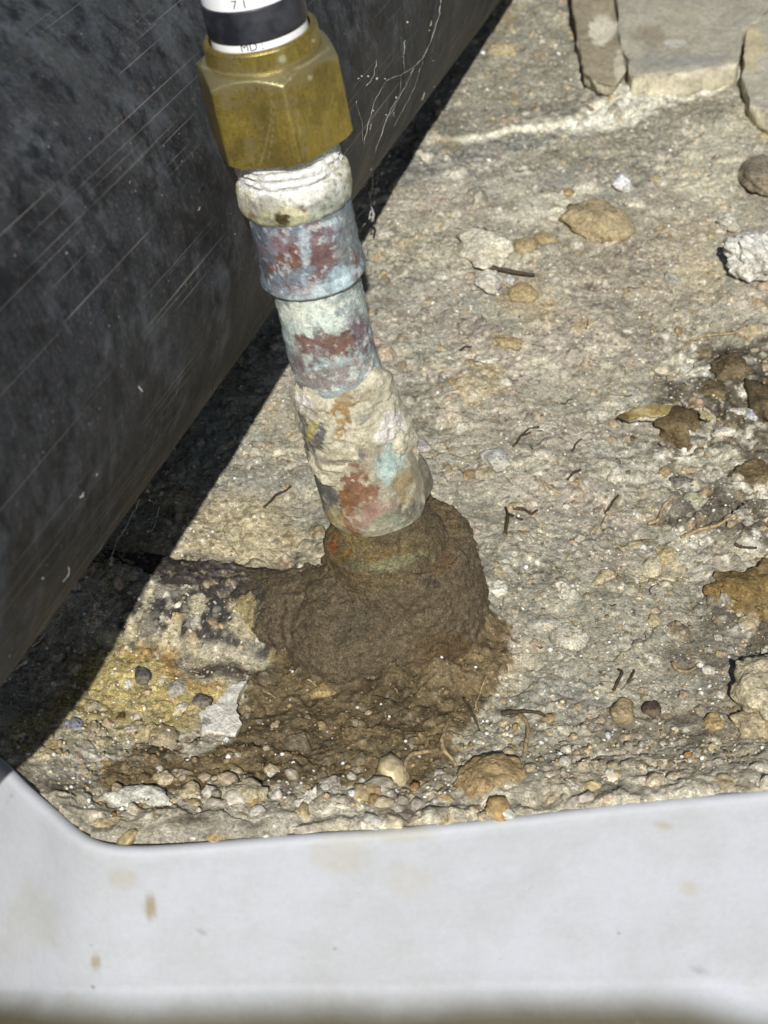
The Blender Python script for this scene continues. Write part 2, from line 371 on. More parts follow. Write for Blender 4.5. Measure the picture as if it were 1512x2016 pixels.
# cracks in the ground
cracks = [([(1512, 985), (1470, 990), (1440, 1015), (1400, 1025), (1372, 1035)], 0.9, 3.5), ([(1372, 1035), (1340, 1045), (1320, 1030), (1312, 1000)], 0.5, 1.5),
          ([(1340, 980), (1310, 985), (1300, 1010), (1275, 1028)], 0.4, 1.2), ([(1180, 1030), (1200, 1045), (1240, 1052), (1290, 1050)], 0.6, 1.8), ([(1195, 990), (1180, 1030), (1190, 1050)], 0.5, 1.5),
          ([(800, 485), (850, 460), (880, 455)], 0.5, 1.3), ([(1060, 440), (1100, 425), (1130, 428)], 0.7, 2.5), ([(740, 1380), (790, 1395), (830, 1372)], 0.7, 2.2), ([(730, 1455), (760, 1425), (800, 1410)], 0.5, 1.8),
          ([(800, 1480), (850, 1470), (905, 1465)], 0.5, 1.8), ([(1250, 1150), (1290, 1135), (1330, 1140)], 0.4, 1.2), ([(310, 1440), (345, 1415), (380, 1400)], 0.5, 1.2), ([(1150, 850), (1180, 845)], 0.4, 1.0),
          ([(1060, 1050), (1090, 1062), (1130, 1058)], 0.4, 1.0), ([(1130, 1540), (1180, 1510), (1220, 1515)], 0.6, 1.6), ([(1200, 1400), (1225, 1440)], 0.5, 1.6)]
for pts, wd, dp in cracks:
    P = [gp(*q)[:2] for q in pts]; d = segdist(X, Y, P)+0.35*np.abs(nD); Z -= dp*1.7*sstep(wd*1.3, wd*0.3, d)

# read the finished relief again, so that tints sit where they were seen
u_, v_ = proj(np.stack([X[inner], Y[inner], Z[inner]], 1)); U[inner] = u_; V[inner] = v_
Uw, Vw = U+wob1*4, V+wob2*3; Uf, Vf = U+wob1*1.3, V+wob2
m_soil = polymask(Uw, Vw, soil_poly, 9)
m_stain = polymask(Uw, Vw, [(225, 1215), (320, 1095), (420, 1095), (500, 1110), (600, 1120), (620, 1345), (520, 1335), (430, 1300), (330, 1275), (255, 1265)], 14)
# colour: the dirt's own tints, stains and crusts
k = lambda m: m[:, None].astype(np.float32)
C = np.tile(S(164, 153, 126), (len(X), 1)).astype(np.float32)
def blend(c, m): 
    global C
    C += (np.asarray(c, np.float32)-C)*k(np.clip(m, 0, 1))
blend(S(176, 157, 118), sstep(0.0, 0.8, fbm2(X, Y, 40, 21, 3)))
blend(S(150, 145, 128), sstep(0.05, 0.8, fbm2(X, Y, 30, 25, 3))*0.9)
blend(S(168, 148, 128), sstep(0.2, 0.7, fbm2(X, Y, 18, 27, 3))*0.6)
blend(S(150, 145, 128), sstep(420, 250, V)*0.55)
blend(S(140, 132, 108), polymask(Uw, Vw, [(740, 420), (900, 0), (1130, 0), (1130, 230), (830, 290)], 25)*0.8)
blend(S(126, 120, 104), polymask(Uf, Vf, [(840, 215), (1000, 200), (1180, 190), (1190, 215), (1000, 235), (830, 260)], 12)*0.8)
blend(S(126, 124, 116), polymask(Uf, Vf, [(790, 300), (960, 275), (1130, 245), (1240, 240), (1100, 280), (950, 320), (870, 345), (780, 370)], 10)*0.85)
blend(S(205, 196, 168), polymask(Uf, Vf, [(810, 283), (960, 262), (1110, 236), (1180, 200), (1300, 160), (1455, 120), (1462, 142), (1330, 185), (1230, 232), (1100, 258), (960, 275), (820, 292)], 7)*0.9)
blend(S(196, 186, 165), polymask(Uf, Vf, [(880, 340), (990, 315), (1000, 322), (900, 352)], 6)*0.8)
blend(S(132, 124, 102), polymask(Uw, Vw, [(1130, 260), (1440, 150), (1460, 200), (1300, 330), (1180, 340), (1040, 330)], 40)*0.7)
blend(S(184, 172, 138), polymask(Uw, Vw, [(1330, 260), (1512, 170), (1512, 280), (1440, 420), (1280, 420)], 30)*0.6)
blend(S(196, 186, 158), polymask(Uf, Vf, [(960, 430), (1040, 390), (1150, 365), (1180, 370), (1110, 420), (1010, 445)], 8)*0.7)
blend(S(158, 140, 112), polymask(Uw, Vw, [(1140, 470), (1330, 400), (1400, 480), (1380, 640), (1200, 640), (1100, 560)], 40)*0.6)
blend(S(172, 152, 84), polymask(Uw, Vw, [(20, 1480), (120, 1340), (210, 1250), (300, 1270), (440, 1340), (450, 1400), (330, 1450), (200, 1480)], 30)*0.85)
blend(S(178, 158, 104), polymask(Uw, Vw, [(330, 1080), (370, 1010), (450, 985), (560, 1010), (620, 1060), (560, 1110), (420, 1090)], 25)*0.7)
blend(S(150, 112, 50), polymask(Uw, Vw, [(215, 1262), (300, 1262), (365, 1290), (420, 1330), (450, 1360), (380, 1350), (320, 1310), (250, 1290)], 12)*0.75)
blend(S(166, 158, 140), polymask(Uw, Vw, [(40, 1530), (150, 1400), (300, 1440), (280, 1480), (180, 1550), (90, 1600)], 25)*0.7)
for u, v, r_, c in [(925, 765, 55, (184, 158, 100)), (990, 665, 38, (178, 152, 100)), (1370, 540, 60, (178, 156, 110)), (1080, 610, 30, (170, 140, 90)), (1150, 655, 22, (160, 128, 66)), (1300, 1130, 40, (182, 162, 110)), (1240, 1150, 35, (176, 158, 108)), (1010, 575, 42, (168, 142, 88)), (880, 290, 25, (180, 150, 100)), (990, 25, 40, (160, 138, 84)), (450, 1040, 50, (176, 158, 104)), (870, 1000, 20, (190, 170, 110))]:
    blend(S(*c), sstep(1.15, 0.6, np.hypot(Uw-u, (Vw-v)*1.2)/r_)*0.8)
blend(S(200, 194, 172), polymask(Uf, Vf, [(1215, 165), (1300, 150), (1450, 120), (1464, 160), (1340, 205), (1250, 245), (1180, 262), (1110, 262), (1120, 238), (1185, 210)], 6)*0.95)
blend(S(170, 153, 122), m_band*0.6)
blend(S(200, 186, 158), m_band*sstep(0.12, 0.5, fbm2(X, Y, 7, 71, 3))*sstep(1500, 1580, V)*0.9)
blend(S(118, 102, 74), m_band*sstep(0.1, 0.45, fbm2(X, Y, 11, 75, 3))*0.6)
blend(S(94, 80, 58), m_right*sstep(-0.15, 0.3, fbm2(X, Y, 16, 81, 3))*0.8)
blend(S(206, 196, 176), m_right*sstep(0.28, 0.5, fbm2(X, Y, 6, 85, 3))*0.8)
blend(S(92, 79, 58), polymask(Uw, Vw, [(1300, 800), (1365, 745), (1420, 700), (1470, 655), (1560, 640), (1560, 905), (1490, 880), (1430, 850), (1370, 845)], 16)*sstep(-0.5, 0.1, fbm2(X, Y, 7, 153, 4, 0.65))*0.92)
blend(S(104, 90, 66), polymask(Uw, Vw, [(1290, 1280), (1400, 1220), (1560, 1240), (1560, 1300), (1400, 1330), (1320, 1330)], 16)*0.6)
st = fbm2(X, Y, 5, 91, 5, 0.72)
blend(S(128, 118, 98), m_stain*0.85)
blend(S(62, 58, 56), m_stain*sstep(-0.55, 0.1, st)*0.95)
blend(S(186, 168, 120), m_stain*sstep(0.42, 0.7, fbm2(X, Y, 4, 95, 4))*0.9)
blend(S(178, 160, 112), sstep(1.1, 0.7, np.hypot(Uw-470, (Vw-1215)*0.8)/38)*0.9)
blend(S(172, 158, 126), polymask(Uf, Vf, [(300, 1255), (400, 1262), (540, 1300), (530, 1318), (420, 1292), (310, 1275)], 10)*0.8)
blend(S(66, 50, 40), polymask(Uf, Vf, [(370, 1310), (440, 1305), (560, 1330), (580, 1345), (480, 1340), (400, 1330)], 8)*0.85)
blend(S(106, 92, 68), m_soil*0.95)
blend(S(132, 114, 84), m_soil*sstep(0.1, 0.7, fbm2(X, Y, 9, 145, 4, 0.65))*0.7)
blend(S(66, 56, 42), m_soil*sstep(0.35, 0.8, fbm2(X, Y, 3, 147, 3))*0.6)
lum = C@np.array([0.25, 0.65, 0.10], np.float32); sat = 0.58+0.36*m_soil+0.24*polymask(Uw, Vw, [(20, 1480), (120, 1340), (210, 1250), (300, 1250), (440, 1340), (450, 1400), (330, 1450), (200, 1480)], 30)*(1-m_soil); C = (lum[:, None]+(C-lum[:, None])*sat[:, None])*(1.10-0.26*m_soil)[:, None]
# grain-level mottling of the minerals themselves
grit_ = 0.25+0.75*sstep(-0.15, 0.45, fbm2(X, Y, 24, 141, 4, 0.6)); C *= k(1+0.13*fbm2(X, Y, 12, 151, 4, 0.6)+0.16*nC+(0.22*nD+0.36*nE)*grit_); C *= np.array([0.99, 1.01, 0.98], np.float32)
sp = vn2(X, Y, 1.1, 101); blend(S(222, 214, 196), sstep(0.72, 0.92, sp)*(1-0.8*m_soil)*0.8)
sp = vn2(X, Y, 1.5, 103); blend(S(62, 56, 48), sstep(0.78, 0.95, sp)*0.7)
# pebbles pressed into the dirt, part of its relief
nG = 3800; px_ = R.uniform(-135, 148, nG); py_ = R.uniform(-110, 312, nG); pr_ = 0.5+R.gamma(1.4, 0.42, nG)
Zg = Z.reshape(shp); Cg = C.reshape(shp+(3,)); Xg = X.reshape(shp); Yg = Y.reshape(shp); Sg = m_soil.reshape(shp)
pal = [S(190, 182, 160), S(172, 156, 124), S(150, 146, 134), S(206, 200, 184), S(128, 112, 84), S(176, 152, 128), S(120, 116, 108), S(166, 146, 108)]
for x, y, r_ in zip(px_, py_, pr_):
    i0, i1 = np.searchsorted(gx, [x-r_*1.5, x+r_*1.5]); j0, j1 = np.searchsorted(gy, [y-r_*1.5, y+r_*1.5])
    if i1-i0 < 2 or j1-j0 < 2: continue
    a = R.uniform(0, 3.14); dx = Xg[j0:j1, i0:i1]-x; dy = Yg[j0:j1, i0:i1]-y; ca, sa = math.cos(a), math.sin(a)
    asp = R.uniform(0.6, 1.0); d = np.hypot(dx*ca+dy*sa, (-dx*sa+dy*ca)/asp)/r_*(1+0.25*vn2(dx.ravel()+x*3, dy.ravel(), r_*0.9, 5).reshape(dx.shape))
    f = np.sqrt(np.clip(1-d*d, 0, 1)); Zg[j0:j1, i0:i1] += (f*r_*R.uniform(0.25, 0.6)*np.where(d < 1, 1, 0)).astype(np.float32)
    Zg[j0:j1, i0:i1] -= (0.22*r_*sstep(1.35, 1.02, d)*(d >= 1)).astype(np.float32)
    wgt = sstep(1.05, 0.9, d)*(0.75*R.uniform(0.4, 1))*(1-0.75*Sg[j0, i0]); c = pal[R.randint(len(pal))]*R.uniform(0.8, 1.15)
    Cg[j0:j1, i0:i1] += (c-Cg[j0:j1, i0:i1])*wgt[..., None]
Z = Zg.ravel(); C = np.clip(Cg.reshape(-1, 3), 0.01, 0.9)
far = ~inner; Z[far] = Z[far]-1.0
pr_u, pr_v = proj(np.stack([X, Y, np.full(X.shape, TZ)], 1)); kk = (np.stack([X, Y, np.full(X.shape, TZ)], 1)-CAM)@FW
Z[(kk < 60) | ((pr_v > rim_line(pr_u)+9) & (Y < 40))] = -75.0; Zg = Z.reshape(shp)          # dug out for the basin
def gz(x, y):                                # height of the finished ground
    i = int(np.clip(np.searchsorted(gx, x), 1, len(gx)-1)); j = int(np.clip(np.searchsorted(gy, y), 1, len(gy)-1)); return float(Zg[j-1:j+1, i-1:i+1].mean())
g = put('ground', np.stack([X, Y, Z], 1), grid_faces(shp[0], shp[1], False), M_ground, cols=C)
tag(g, 'dry gritty tan and grey dirt under the pipes', None, None, 'structure')

# ------------------------------------------------------------------ the big black pipe
BR = 72.0; bd_ = np.array([1990-756, 1008+1377, 4000.0]); bd_ /= np.linalg.norm(bd_); BD = bd_[0]*RT+bd_[1]*UP+bd_[2]*FW
bn = np.cross(BD, ray(0, 1349)); bn /= np.linalg.norm(bn); bn *= np.sign(bn[0])
BA = hit(0, 1349, 67)-BR*bn; bup = np.cross(BD, bn); bup *= np.sign(bup[2])
tt = np.linspace(-34, 760, 150); th = np.arange(160)*2*math.pi/160
rows = [(tt[0], BR-5)]+[(t_, BR) for t_ in tt]+[(tt[-1], BR-5)]
Vb, Ub = [], []
for t_, r_ in rows:
    wv = 1+0.004*np.sin(t_/70+np.cos(th)*1.3)
    Vb.append(BA+BD*t_+r_*(wv*np.cos(th))[:, None]*bn+r_*(wv*np.sin(th))[:, None]*bup); Ub.append(np.stack([((th+math.pi/2) % (2*math.pi))*BR, np.full(160, t_)], 1))
Vb.append(BA+BD*tt[0]+(BR-5)*np.cos(th)[:, None]*bn+(BR-5)*np.sin(th)[:, None]*bup); Ub.append(Ub[0])
bp = put('black_pipe', np.vstack(Vb), grid_faces(len(Vb), 160), M_black, origin=BA, uv=np.vstack(Ub))
tag(bp, 'wide scuffed black plastic pipe running diagonally behind the copper riser', 'pipe')
# lint and dried dirt stuck along its lower edge
lb = Batch()
for i in range(260):
    t_ = R.uniform(-60, 300); an = R.normal(-0.28, 0.28) if R.rand() < 0.75 else R.uniform(-0.3, 1.2)
    n_ = math.cos(an)*bn+math.sin(an)*bup; p = BA+BD*t_+n_*(BR+0.1); side = np.cross(n_, BD); L = R.uniform(0.4, 2.6); q = [p]
    dr_ = side*R.choice([-1, 1])*R.uniform(0.2, 1)+BD*R.normal(0, 0.5)
    for s_ in range(5): q.append(q[-1]+dr_*L/5+R.normal(0, 0.10*L, 3)+n_*R.uniform(-0.02, 0.03))
    v_, f_ = tube_geo(np.array(q), np.array([0.06, 0.11, 0.15, 0.13, 0.09, 0.05])*R.uniform(0.6, 1.5), 4); lb.add(v_, f_)
lv, lf = lb.geo(); ln = put('lint', lv, lf, M_web, parent=bp); tag(ln, kind='stuff')

# ------------------------------------------------------------------ the riser: white tube, brass nut, copper, caked fitting
riser = thing('copper_riser', BASE, 'corroded copper water pipe with brass hex nut rising from a dirt caked fitting', 'pipe')
def lathe(name, prof, mat, nseg=220, step=0.28, disp=None, paint=None, off=(0, 0), hexa=None, parent=None, th0=0.0):
    prof = np.array(prof, float); L = np.concatenate([[0], np.cumsum(np.hypot(*np.diff(prof, axis=0).T))])
    n = max(6, int(L[-1]/step)); q = np.unique(np.concatenate([np.linspace(0, L[-1], n), L])); s = np.interp(q, L, prof[:, 0]); r = np.interp(q, L, prof[:, 1])
    th = th0+np.arange(nseg)*2*math.pi/nseg; SS, TT = np.meshgrid(s, th, indexing='ij'); RR = np.repeat(r[:, None], nseg, 1)
    if hexa: RR = hexa(SS, TT, RR)
    dirn = np.cos(TT)[..., None]*TC+np.sin(TT)[..., None]*TR
    P = (BASE+off[0]*TC+off[1]*TR)+SS[..., None]*AX+RR[..., None]*dirn+(0.054*np.clip(75-SS, 0, 75))[..., None]*TR; P = P.reshape(-1, 3)
    if disp is not None:
        d = disp(P, SS.ravel(), TT.ravel()); d = np.where(RR.ravel() < 0.5, 0, d); P = P+dirn.reshape(-1, 3)*d[:, None]
    cols = paint(P, SS.ravel(), TT.ravel()) if paint else None
    uv = np.stack([TT.ravel()*r.max(), SS.ravel()], 1)
    F = grid_faces(len(q), nseg)
    o = put(name, P, F, mat, parent=riser, cols=cols, uv=uv)
    if parent is not None: o.parent = parent
    return o
def painter(base, patches, wob=10, vary=0.16, scale=6, seed=0):
    """base and patch colours are (r,g,b[,metal]); patches (u, v, ru, rv, turn, colour, amount, softness)"""
    def f(P, s, t_):
        u, v = proj(P); n1 = fbm3(P, scale, seed+1, 4, 0.6); n2 = fbm3(P, scale, seed+11, 4, 0.6); u = u+wob*n1; v = v+wob*n2; rag = fbm3(P, 3.0, seed+31, 6, 0.72)
        c = np.zeros((len(P), 4)); c[:, :3] = S(*base[:3]); c[:, 3] = base[3] if len(base) > 3 else 0
        for (pu, pv, ru, rv, a, pc, am, sf) in patches:
            ca, sa = math.cos(math.radians(a)), math.sin(math.radians(a)); x = (u-pu)*ca+(v-pv)*sa; y = -(u-pu)*sa+(v-pv)*ca
            m = sstep(1+sf*0.6, 1-sf*0.6, np.hypot(x/ru, y/rv)+0.5*rag)*am
            pcl = np.append(S(*pc[:3]), pc[3] if len(pc) > 3 else 0); c += (pcl-c)*m[:, None]
        c[:, :3] *= (1+vary*fbm3(P, 1.6, seed+21, 3))[:, None]
        return c
    return f
def over(pf, noise_sc, lo, hi, colour, amt, seed):   # adds a cloudy film of another colour on top
    def f(P, s, t_):
        c = pf(P, s, t_); m = sstep(lo, hi, fbm3(P, noise_sc, seed, 5, 0.65))*amt; cc = np.append(S(*colour[:3]), colour[3] if len(colour) > 3 else 0)
        return c+(cc-c)*m[:, None]
    return f

# tube with its black band and a scrap of print
s_b0, s_b1 = s_front(84, 9.6), s_front(19, 9.6); s_col = axs(512, 60)
tube_ = lathe('plastic_tube', [(s_col-9, 9.3), (s_b1+60, 9.3), (s_b1+60, 7.0)], M_white, step=2)
band = lathe('black_band', [(s_b0, 9.3), (s_b0+0.05, 9.62), (s_b1-0.05, 9.62), (s_b1, 9.3)], M_band, parent=tube_)
def ring_text(body, s0, th_c, h, parent):
    cu = bpy.data.curves.new('print', 'FONT'); cu.body = body; cu.size = h; cu.resolution_u = 3; cu.align_x = 'CENTER'
    ob = link(bpy.data.objects.new('print', cu)); dg = bpy.context.evaluated_depsgraph_get(); me = ob.evaluated_get(dg).to_mesh()
    v = np.empty(len(me.vertices)*3); me.vertices.foreach_get('co', v); v = v.reshape(-1, 3); f = [tuple(p.vertices) for p in me.polygons]
    ob.evaluated_get(dg).to_mesh_clear(); bpy.data.objects.remove(ob); bpy.data.curves.remove(cu)
    t_ = th_c+v[:, 0]/9.3; P = BASE+(s0+v[:, 1])[:, None]*AX+9.335*(np.cos(t_)[:, None]*TC+np.sin(t_)[:, None]*TR)
    o = put('print', P, f, M_ink, parent=riser, smooth=False); o.parent = parent; return o
ring_text('MD :', s_b0-1.35, -0.22, 2.2, tube_)
ring_text('7 1', s_b1+0.5, -0.27, 2.4, tube_)

# brass nut: hexagon with a turned chamfer, and the round collar above it
S0, S1 = s_front(331, 13.9), s_front(146, 11.1); s_col = s_front(101, 10.6); RV = 14.35
H0 = math.radians(8)
def hexr(Sx, Tx, Rx):
    a = (Tx-H0) % (math.pi/3); ap = RV*math.cos(math.pi/6)/np.cos(a-math.pi/6)
    lim = np.where(Sx > S1-1.7, 14.3-(Sx-(S1-1.7))*1.35, np.where(Sx < S0+0.8, 13.6+(Sx-S0)*0.9, 99.0))
    return np.minimum(Rx, np.minimum(ap, lim))
def brass_paint(P, s, t_):
    u, v = proj(P); c = np.zeros((len(P), 4)); g = fbm3(P, 3.0, 3, 4, 0.65); rr = np.linalg.norm((P-BASE)-np.outer((P-BASE)@AX, AX), axis=1)
    dirt = sstep(S1-3.6, S1-0.8, s+g*1.2)*0.75*(s < S1+0.7)                       # grime on the chamfered shoulder
    dirt = np.maximum(dirt, sstep(0.30, 0.75, fbm3(P, 5, 9, 5, 0.7))*0.45); dark = sstep(0.25, 0.7, fbm3(P*np.array([1, 1, 0.5]), 6, 12, 5, 0.7))*0.28*(dirt < 0.3); dirt = np.maximum(dirt, dark)
    c[:, :3] = np.where((dark > 0.12)[:, None], S(84, 76, 44), S(138, 130, 98)); c[:, 3] = dirt
    for pts, w_ in [([(535, 185), (533, 240), (520, 300), (512, 325)], 2.2), ([(541, 200), (537, 260), (528, 318)], 1.6), ([(583, 195), (590, 260), (598, 310)], 2.4), ([(556, 195), (568, 186), (580, 194)], 1.4), ([(436, 235), (448, 290)], 1.6), ([(395, 130), (440, 145), (520, 149), (600, 128), (648, 95)], 3.2)]:
        m = sstep(w_*1.8, w_*0.2, segdist(u, v, pts)+1.8*np.abs(g))*0.6; c[:, :3] += (S(196, 184, 140)-c[:, :3])*m[:, None]; c[:, 3] = np.maximum(c[:, 3], m)
    for pu, pv, r_ in [(610, 153, 6), (571, 157, 3), (388, 121, 5), (617, 80, 5), (556, 116, 9)]:
        m = sstep(1.1, 0.7, np.hypot(u-pu, v-pv)/r_)*0.85; c[:, :3] += (S(190, 184, 156)-c[:, :3])*m[:, None]; c[:, 3] = np.maximum(c[:, 3], m)
    return c
nut = lathe('hex_nut', [(S0-0.1, 9.2), (S0, 13.4), (S0+0.9, 15), (S1-0.1, 15), (S1, 10.5)], M_brass, nseg=192, hexa=hexr, paint=brass_paint, th0=H0)
lathe('collar', [(S1-0.6, 10.95), (S1+0.2, 11.1), (s_col-0.5, 10.95), (s_col, 10.5), (s_col-0.1, 9.75), (s_col-7, 9.6)], M_brass, paint=brass_paint, parent=nut)

# threads wrapped in torn white sealing tape
def thread_d(P, s, t_):
    return 0.42*np.clip(0.85+fbm3(P, 3.5, 18, 3), 0, 1)*np.sin(2*math.pi*(s/1.75)+t_+0.7*vn3(P, 4, 14))*sstep(S0-0.5, S0-3, s)+0.24*fbm3(P, 2.2, 15, 5, 0.7)+0.2*np.clip(fbm3(P, 0.9, 19, 2), 0, 1)
def tape_paint(P, s, t_):
    c = np.zeros((len(P), 4)); c[:, :3] = S(226, 222, 216); gr = sstep(-0.55, -0.95, np.sin(2*math.pi*(s/1.75)+t_))*sstep(S0-0.5, S0-4, s)
    c[:, :3] += (S(120, 116, 108)-c[:, :3])*(gr*0.6*np.clip(0.7+fbm3(P, 3.5, 18, 3), 0, 1))[:, None]
    tear = sstep(0.5, 1.0, s-(S0-1.6)+fbm3(P, 2.5, 33, 4, 0.6)*1.6)*sstep(S0+1, S0-0.4, s); c[:, :3] += (S(150, 146, 140)-c[:, :3])*(tear*0.6)[:, None]
    c[:, :3] += (S(196, 190, 166)-c[:, :3])*(sstep(0.2, 0.7, fbm3(P, 4, 35, 4))*0.7)[:, None]
    return c
SC0, SC1 = s_front(443, 10.9), s_front(386, 11.2)
print('AXIS', S0, S1, s_col, SC0, SC1)
lathe('taped_thread', [(SC1-2.5, 10.2), (S0+0.6, 10.2)], M_crust, nseg=220, step=0.2, disp=thread_d, paint=tape_paint)
lf_tape = lathe('torn_tape', [(S0-2.3, 10.55), (S0-0.1, 10.75)], M_crust, nseg=220, step=0.2, disp=lambda P, s, t_: 0.35*fbm3(P, 1.7, 44, 4, 0.6)-1.2*sstep(0.0, 0.5, fbm3(P, 4.0, 48, 3)+0.5-(s-(S0-2.3))*0.4), paint=lambda P, s, t_: np.tile(np.append(S(232, 228, 224), 0), (len(P), 1)))

# cast collar, upper sleeve, copper tube
wv = lambda a, sc, sd: (lambda P, s, t_: a*fbm3(P, sc, sd, 4, 0.55))
lathe('fitting_collar', [(SC1+0.6, 9.9), (SC1, 11.0), (SC1-1.4, 11.35), (SC0+2.2, 11.4), (SC0+0.7, 11.1), (SC0, 10.7), (SC0+0.1, 9.8)], M_patina, step=0.3, disp=wv(0.22, 4, 51),
      paint=over(painter((176, 172, 140, 0.0), [(560, 432, 15, 14, 0, (70, 56, 24, 0.3), 0.95, 0.25), (601, 414, 12, 16, 10, (118, 80, 66, 0.2), 0.9, 0.3), (505, 425, 9, 9, 0, (138, 104, 80, 0.1), 0.7, 0.4), (640, 390, 55, 40, -15, (150, 158, 150), 0.7, 0.5), (575, 378, 110, 26, -10, (214, 211, 200), 0.9, 0.5), (520, 400, 30, 22, 0, (126, 122, 104), 0.5, 0.5), (668, 375, 20, 22, 0, (176, 178, 168), 0.7, 0.4)], 9, 0.2, 5, 3), 3, 0.35, 0.8, (98, 96, 84), 0.6, 71))
blu = (152, 164, 170, 0.0)
lathe('upper_sleeve', [(SC0+0.8, 9.9), (SC0+0.6, 10.3), (97.2, 10.35), (96.2, 10.75), (94.9, 10.75), (94.3, 10.3), (94.4, 9.0)], M_patina, step=0.3, disp=lambda P, s, t_: 0.08*fbm3(P, 6, 55, 3)+0.22*np.clip(fbm3(P, 2.6, 56, 6, 0.72), 0, 1),
      paint=over(over(painter((110, 119, 126, 0.05), [(568, 503, 34, 46, -8, (110, 76, 60, 0.12), 0.95, 0.35), (630, 505, 44, 52, -8, (108, 82, 78, 0.08), 0.92, 0.35), (515, 470, 22, 60, -8, (84, 90, 104, 0.1), 0.8, 0.5), (590, 470, 120, 18, -10, (122, 104, 112, 0.1), 0.6, 0.6), (688, 480, 22, 70, -8, (120, 126, 124), 0.8, 0.5), (598, 500, 7, 60, -6, (170, 184, 190), 0.7, 0.6), (615, 585, 110, 22, -8, (176, 190, 188), 0.8, 0.6), (672, 545, 26, 20, 0, (166, 186, 190), 0.7, 0.5), (580, 570, 40, 12, 0, (108, 80, 78), 0.5, 0.5), (700, 520, 10, 30, 0, (110, 76, 70), 0.6, 0.5)], 10, 0.18, 5, 7), 4.5, 0.35, 0.95, (166, 180, 184), 0.6, 75), 1.8, 0.5, 0.95, (198, 206, 202), 0.55, 79))
lathe('copper_tube', [(95.5, 9.0), (36, 9.05)], M_patina, disp=lambda P, s, t_: 0.08*fbm3(P, 6, 55, 3)+0.22*np.clip(fbm3(P, 2.6, 56, 6, 0.72), 0, 1),
      paint=over(over(painter((140, 150, 148, 0.05), [(630, 640, 70, 36, -12, (196, 204, 192), 0.85, 0.5), (660, 680, 50, 26, 20, (108, 78, 66, 0.10), 0.92, 0.35), (712, 655, 22, 46, -10, (104, 84, 92, 0.15), 0.85, 0.4), (600, 700, 34, 40, -10, (112, 86, 84, 0.15), 0.7, 0.5), (562, 640, 14, 60, -10, (150, 164, 160), 0.8, 0.5), (705, 590, 20, 40, -10, (142, 148, 142), 0.8, 0.5), (650, 745, 80, 24, -15, (132, 120, 116), 0.8, 0.5), (620, 600, 60, 16, -10, (206, 208, 190), 0.7, 0.5), (625, 650, 10, 16, 0, (90, 100, 98), 0.6, 0.5)], 10, 0.18, 5, 13), 3.2, 0.3, 0.9, (186, 196, 188), 0.6, 83), 1.7, 0.45, 0.9, (208, 212, 196), 0.55, 87))
for i, (u, v, r_) in enumerate([(556, 700, 1.5), (558, 712, 1.1), (552, 690, 0.9), (545, 612, 0.8)]):
    pass
# lower sleeve and the pale scale grown over the soldered joint
lathe('lower_sleeve', [(70, 9.2), (64, 10.1), (56, 10.9), (49, 11.3), (40, 11.35), (36.5, 11.2), (34.6, 10.6), (33.8, 9.4), (33.8, 7)], M_patina, step=0.35, disp=lambda P, s, t_: 0.32*fbm3(P, 6, 61, 4, 0.55),
      paint=over(painter((146, 141, 122, 0.0), [(706, 965, 42, 48, 8, (120, 86, 64, 0.08), 0.92, 0.25), (690, 1010, 16, 55, -14, (124, 88, 56, 0.1), 0.9, 0.3), (645, 965, 20, 70, -18, (92, 90, 88, 0.1), 0.9, 0.4), (735, 1015, 46, 26, -8, (148, 122, 108, 0.05), 0.7, 0.4), (765, 912, 32, 38, 0, (160, 180, 172), 0.85, 0.25), (748, 898, 8, 9, 0, (104, 116, 108), 0.8, 0.4), (725, 895, 14, 30, -14, (150, 136, 116), 0.7, 0.5), (800, 965, 26, 50, -10, (142, 124, 88), 0.8, 0.5), (805, 1010, 40, 16, -20, (92, 90, 80), 0.8, 0.5), (770, 1030, 34, 16, -18, (124, 130, 108), 0.8, 0.4), (660, 1025, 26, 18, 20, (166, 154, 112), 0.8, 0.5), (670, 885, 60, 20, 8, (84, 82, 86, 0.1), 0.6, 0.5)], 8, 0.2, 5, 17), 3, 0.35, 0.8, (178, 170, 144), 0.75, 91))
def crust_d(P, s, t_):
    u, v = proj(P); n = fbm3(P, 5.5, 65, 5, 0.55); rid = 1-np.abs(fbm3(P*np.array([1, 1, 1.6]), 6, 67, 3))*1.6
    top = np.interp(u, [560, 590, 640, 700, 740, 790], [742, 765, 800, 770, 728, 722]); bot = np.interp(u, [590, 620, 660, 730, 760, 800, 840], [880, 905, 930, 930, 890, 870, 900])
    m = sstep(-12, 14, v-top+10*n)*sstep(-45, 40, bot-v+42*n)
    hole = sstep(1.25, 0.75, np.hypot((u-678+6*n)/24, (v-815)/42))
    return -1.0+m*(1.35+0.45*n+0.55*np.clip(rid, 0, 1)+0.12*fbm3(P, 1.2, 68, 3)+0.8*sstep(690, 780, u)*sstep(780, 720, v))-hole*0.7*m
crust = lathe('mineral_crust', [(74, 9.3), (66, 10.2), (56, 11.0), (49, 11.4), (42, 11.4)], M_crust, nseg=260, step=0.25, disp=crust_d,
      paint=over(painter((188, 181, 158), [(678, 815, 22, 40, 6, (146, 120, 80), 0.95, 0.2), (610, 860, 24, 40, -15, (96, 94, 100), 0.9, 0.35), (632, 860, 10, 22, 0, (60, 60, 72), 0.8, 0.4), (612, 848, 10, 22, 10, (182, 172, 96), 0.7, 0.4), (765, 840, 20, 30, 20, (214, 210, 204), 0.8, 0.5), (600, 800, 12, 34, -35, (206, 202, 196), 0.7, 0.5), (715, 822, 12, 7, -20, (120, 118, 118), 0.6, 0.5), (672, 775, 60, 10, 5, (138, 128, 108), 0.6, 0.5), (640, 905, 40, 8, 10, (96, 90, 80), 0.6, 0.5)], 9, 0.16, 5, 23), 3.2, 0.3, 0.7, (146, 136, 112), 0.6, 95))
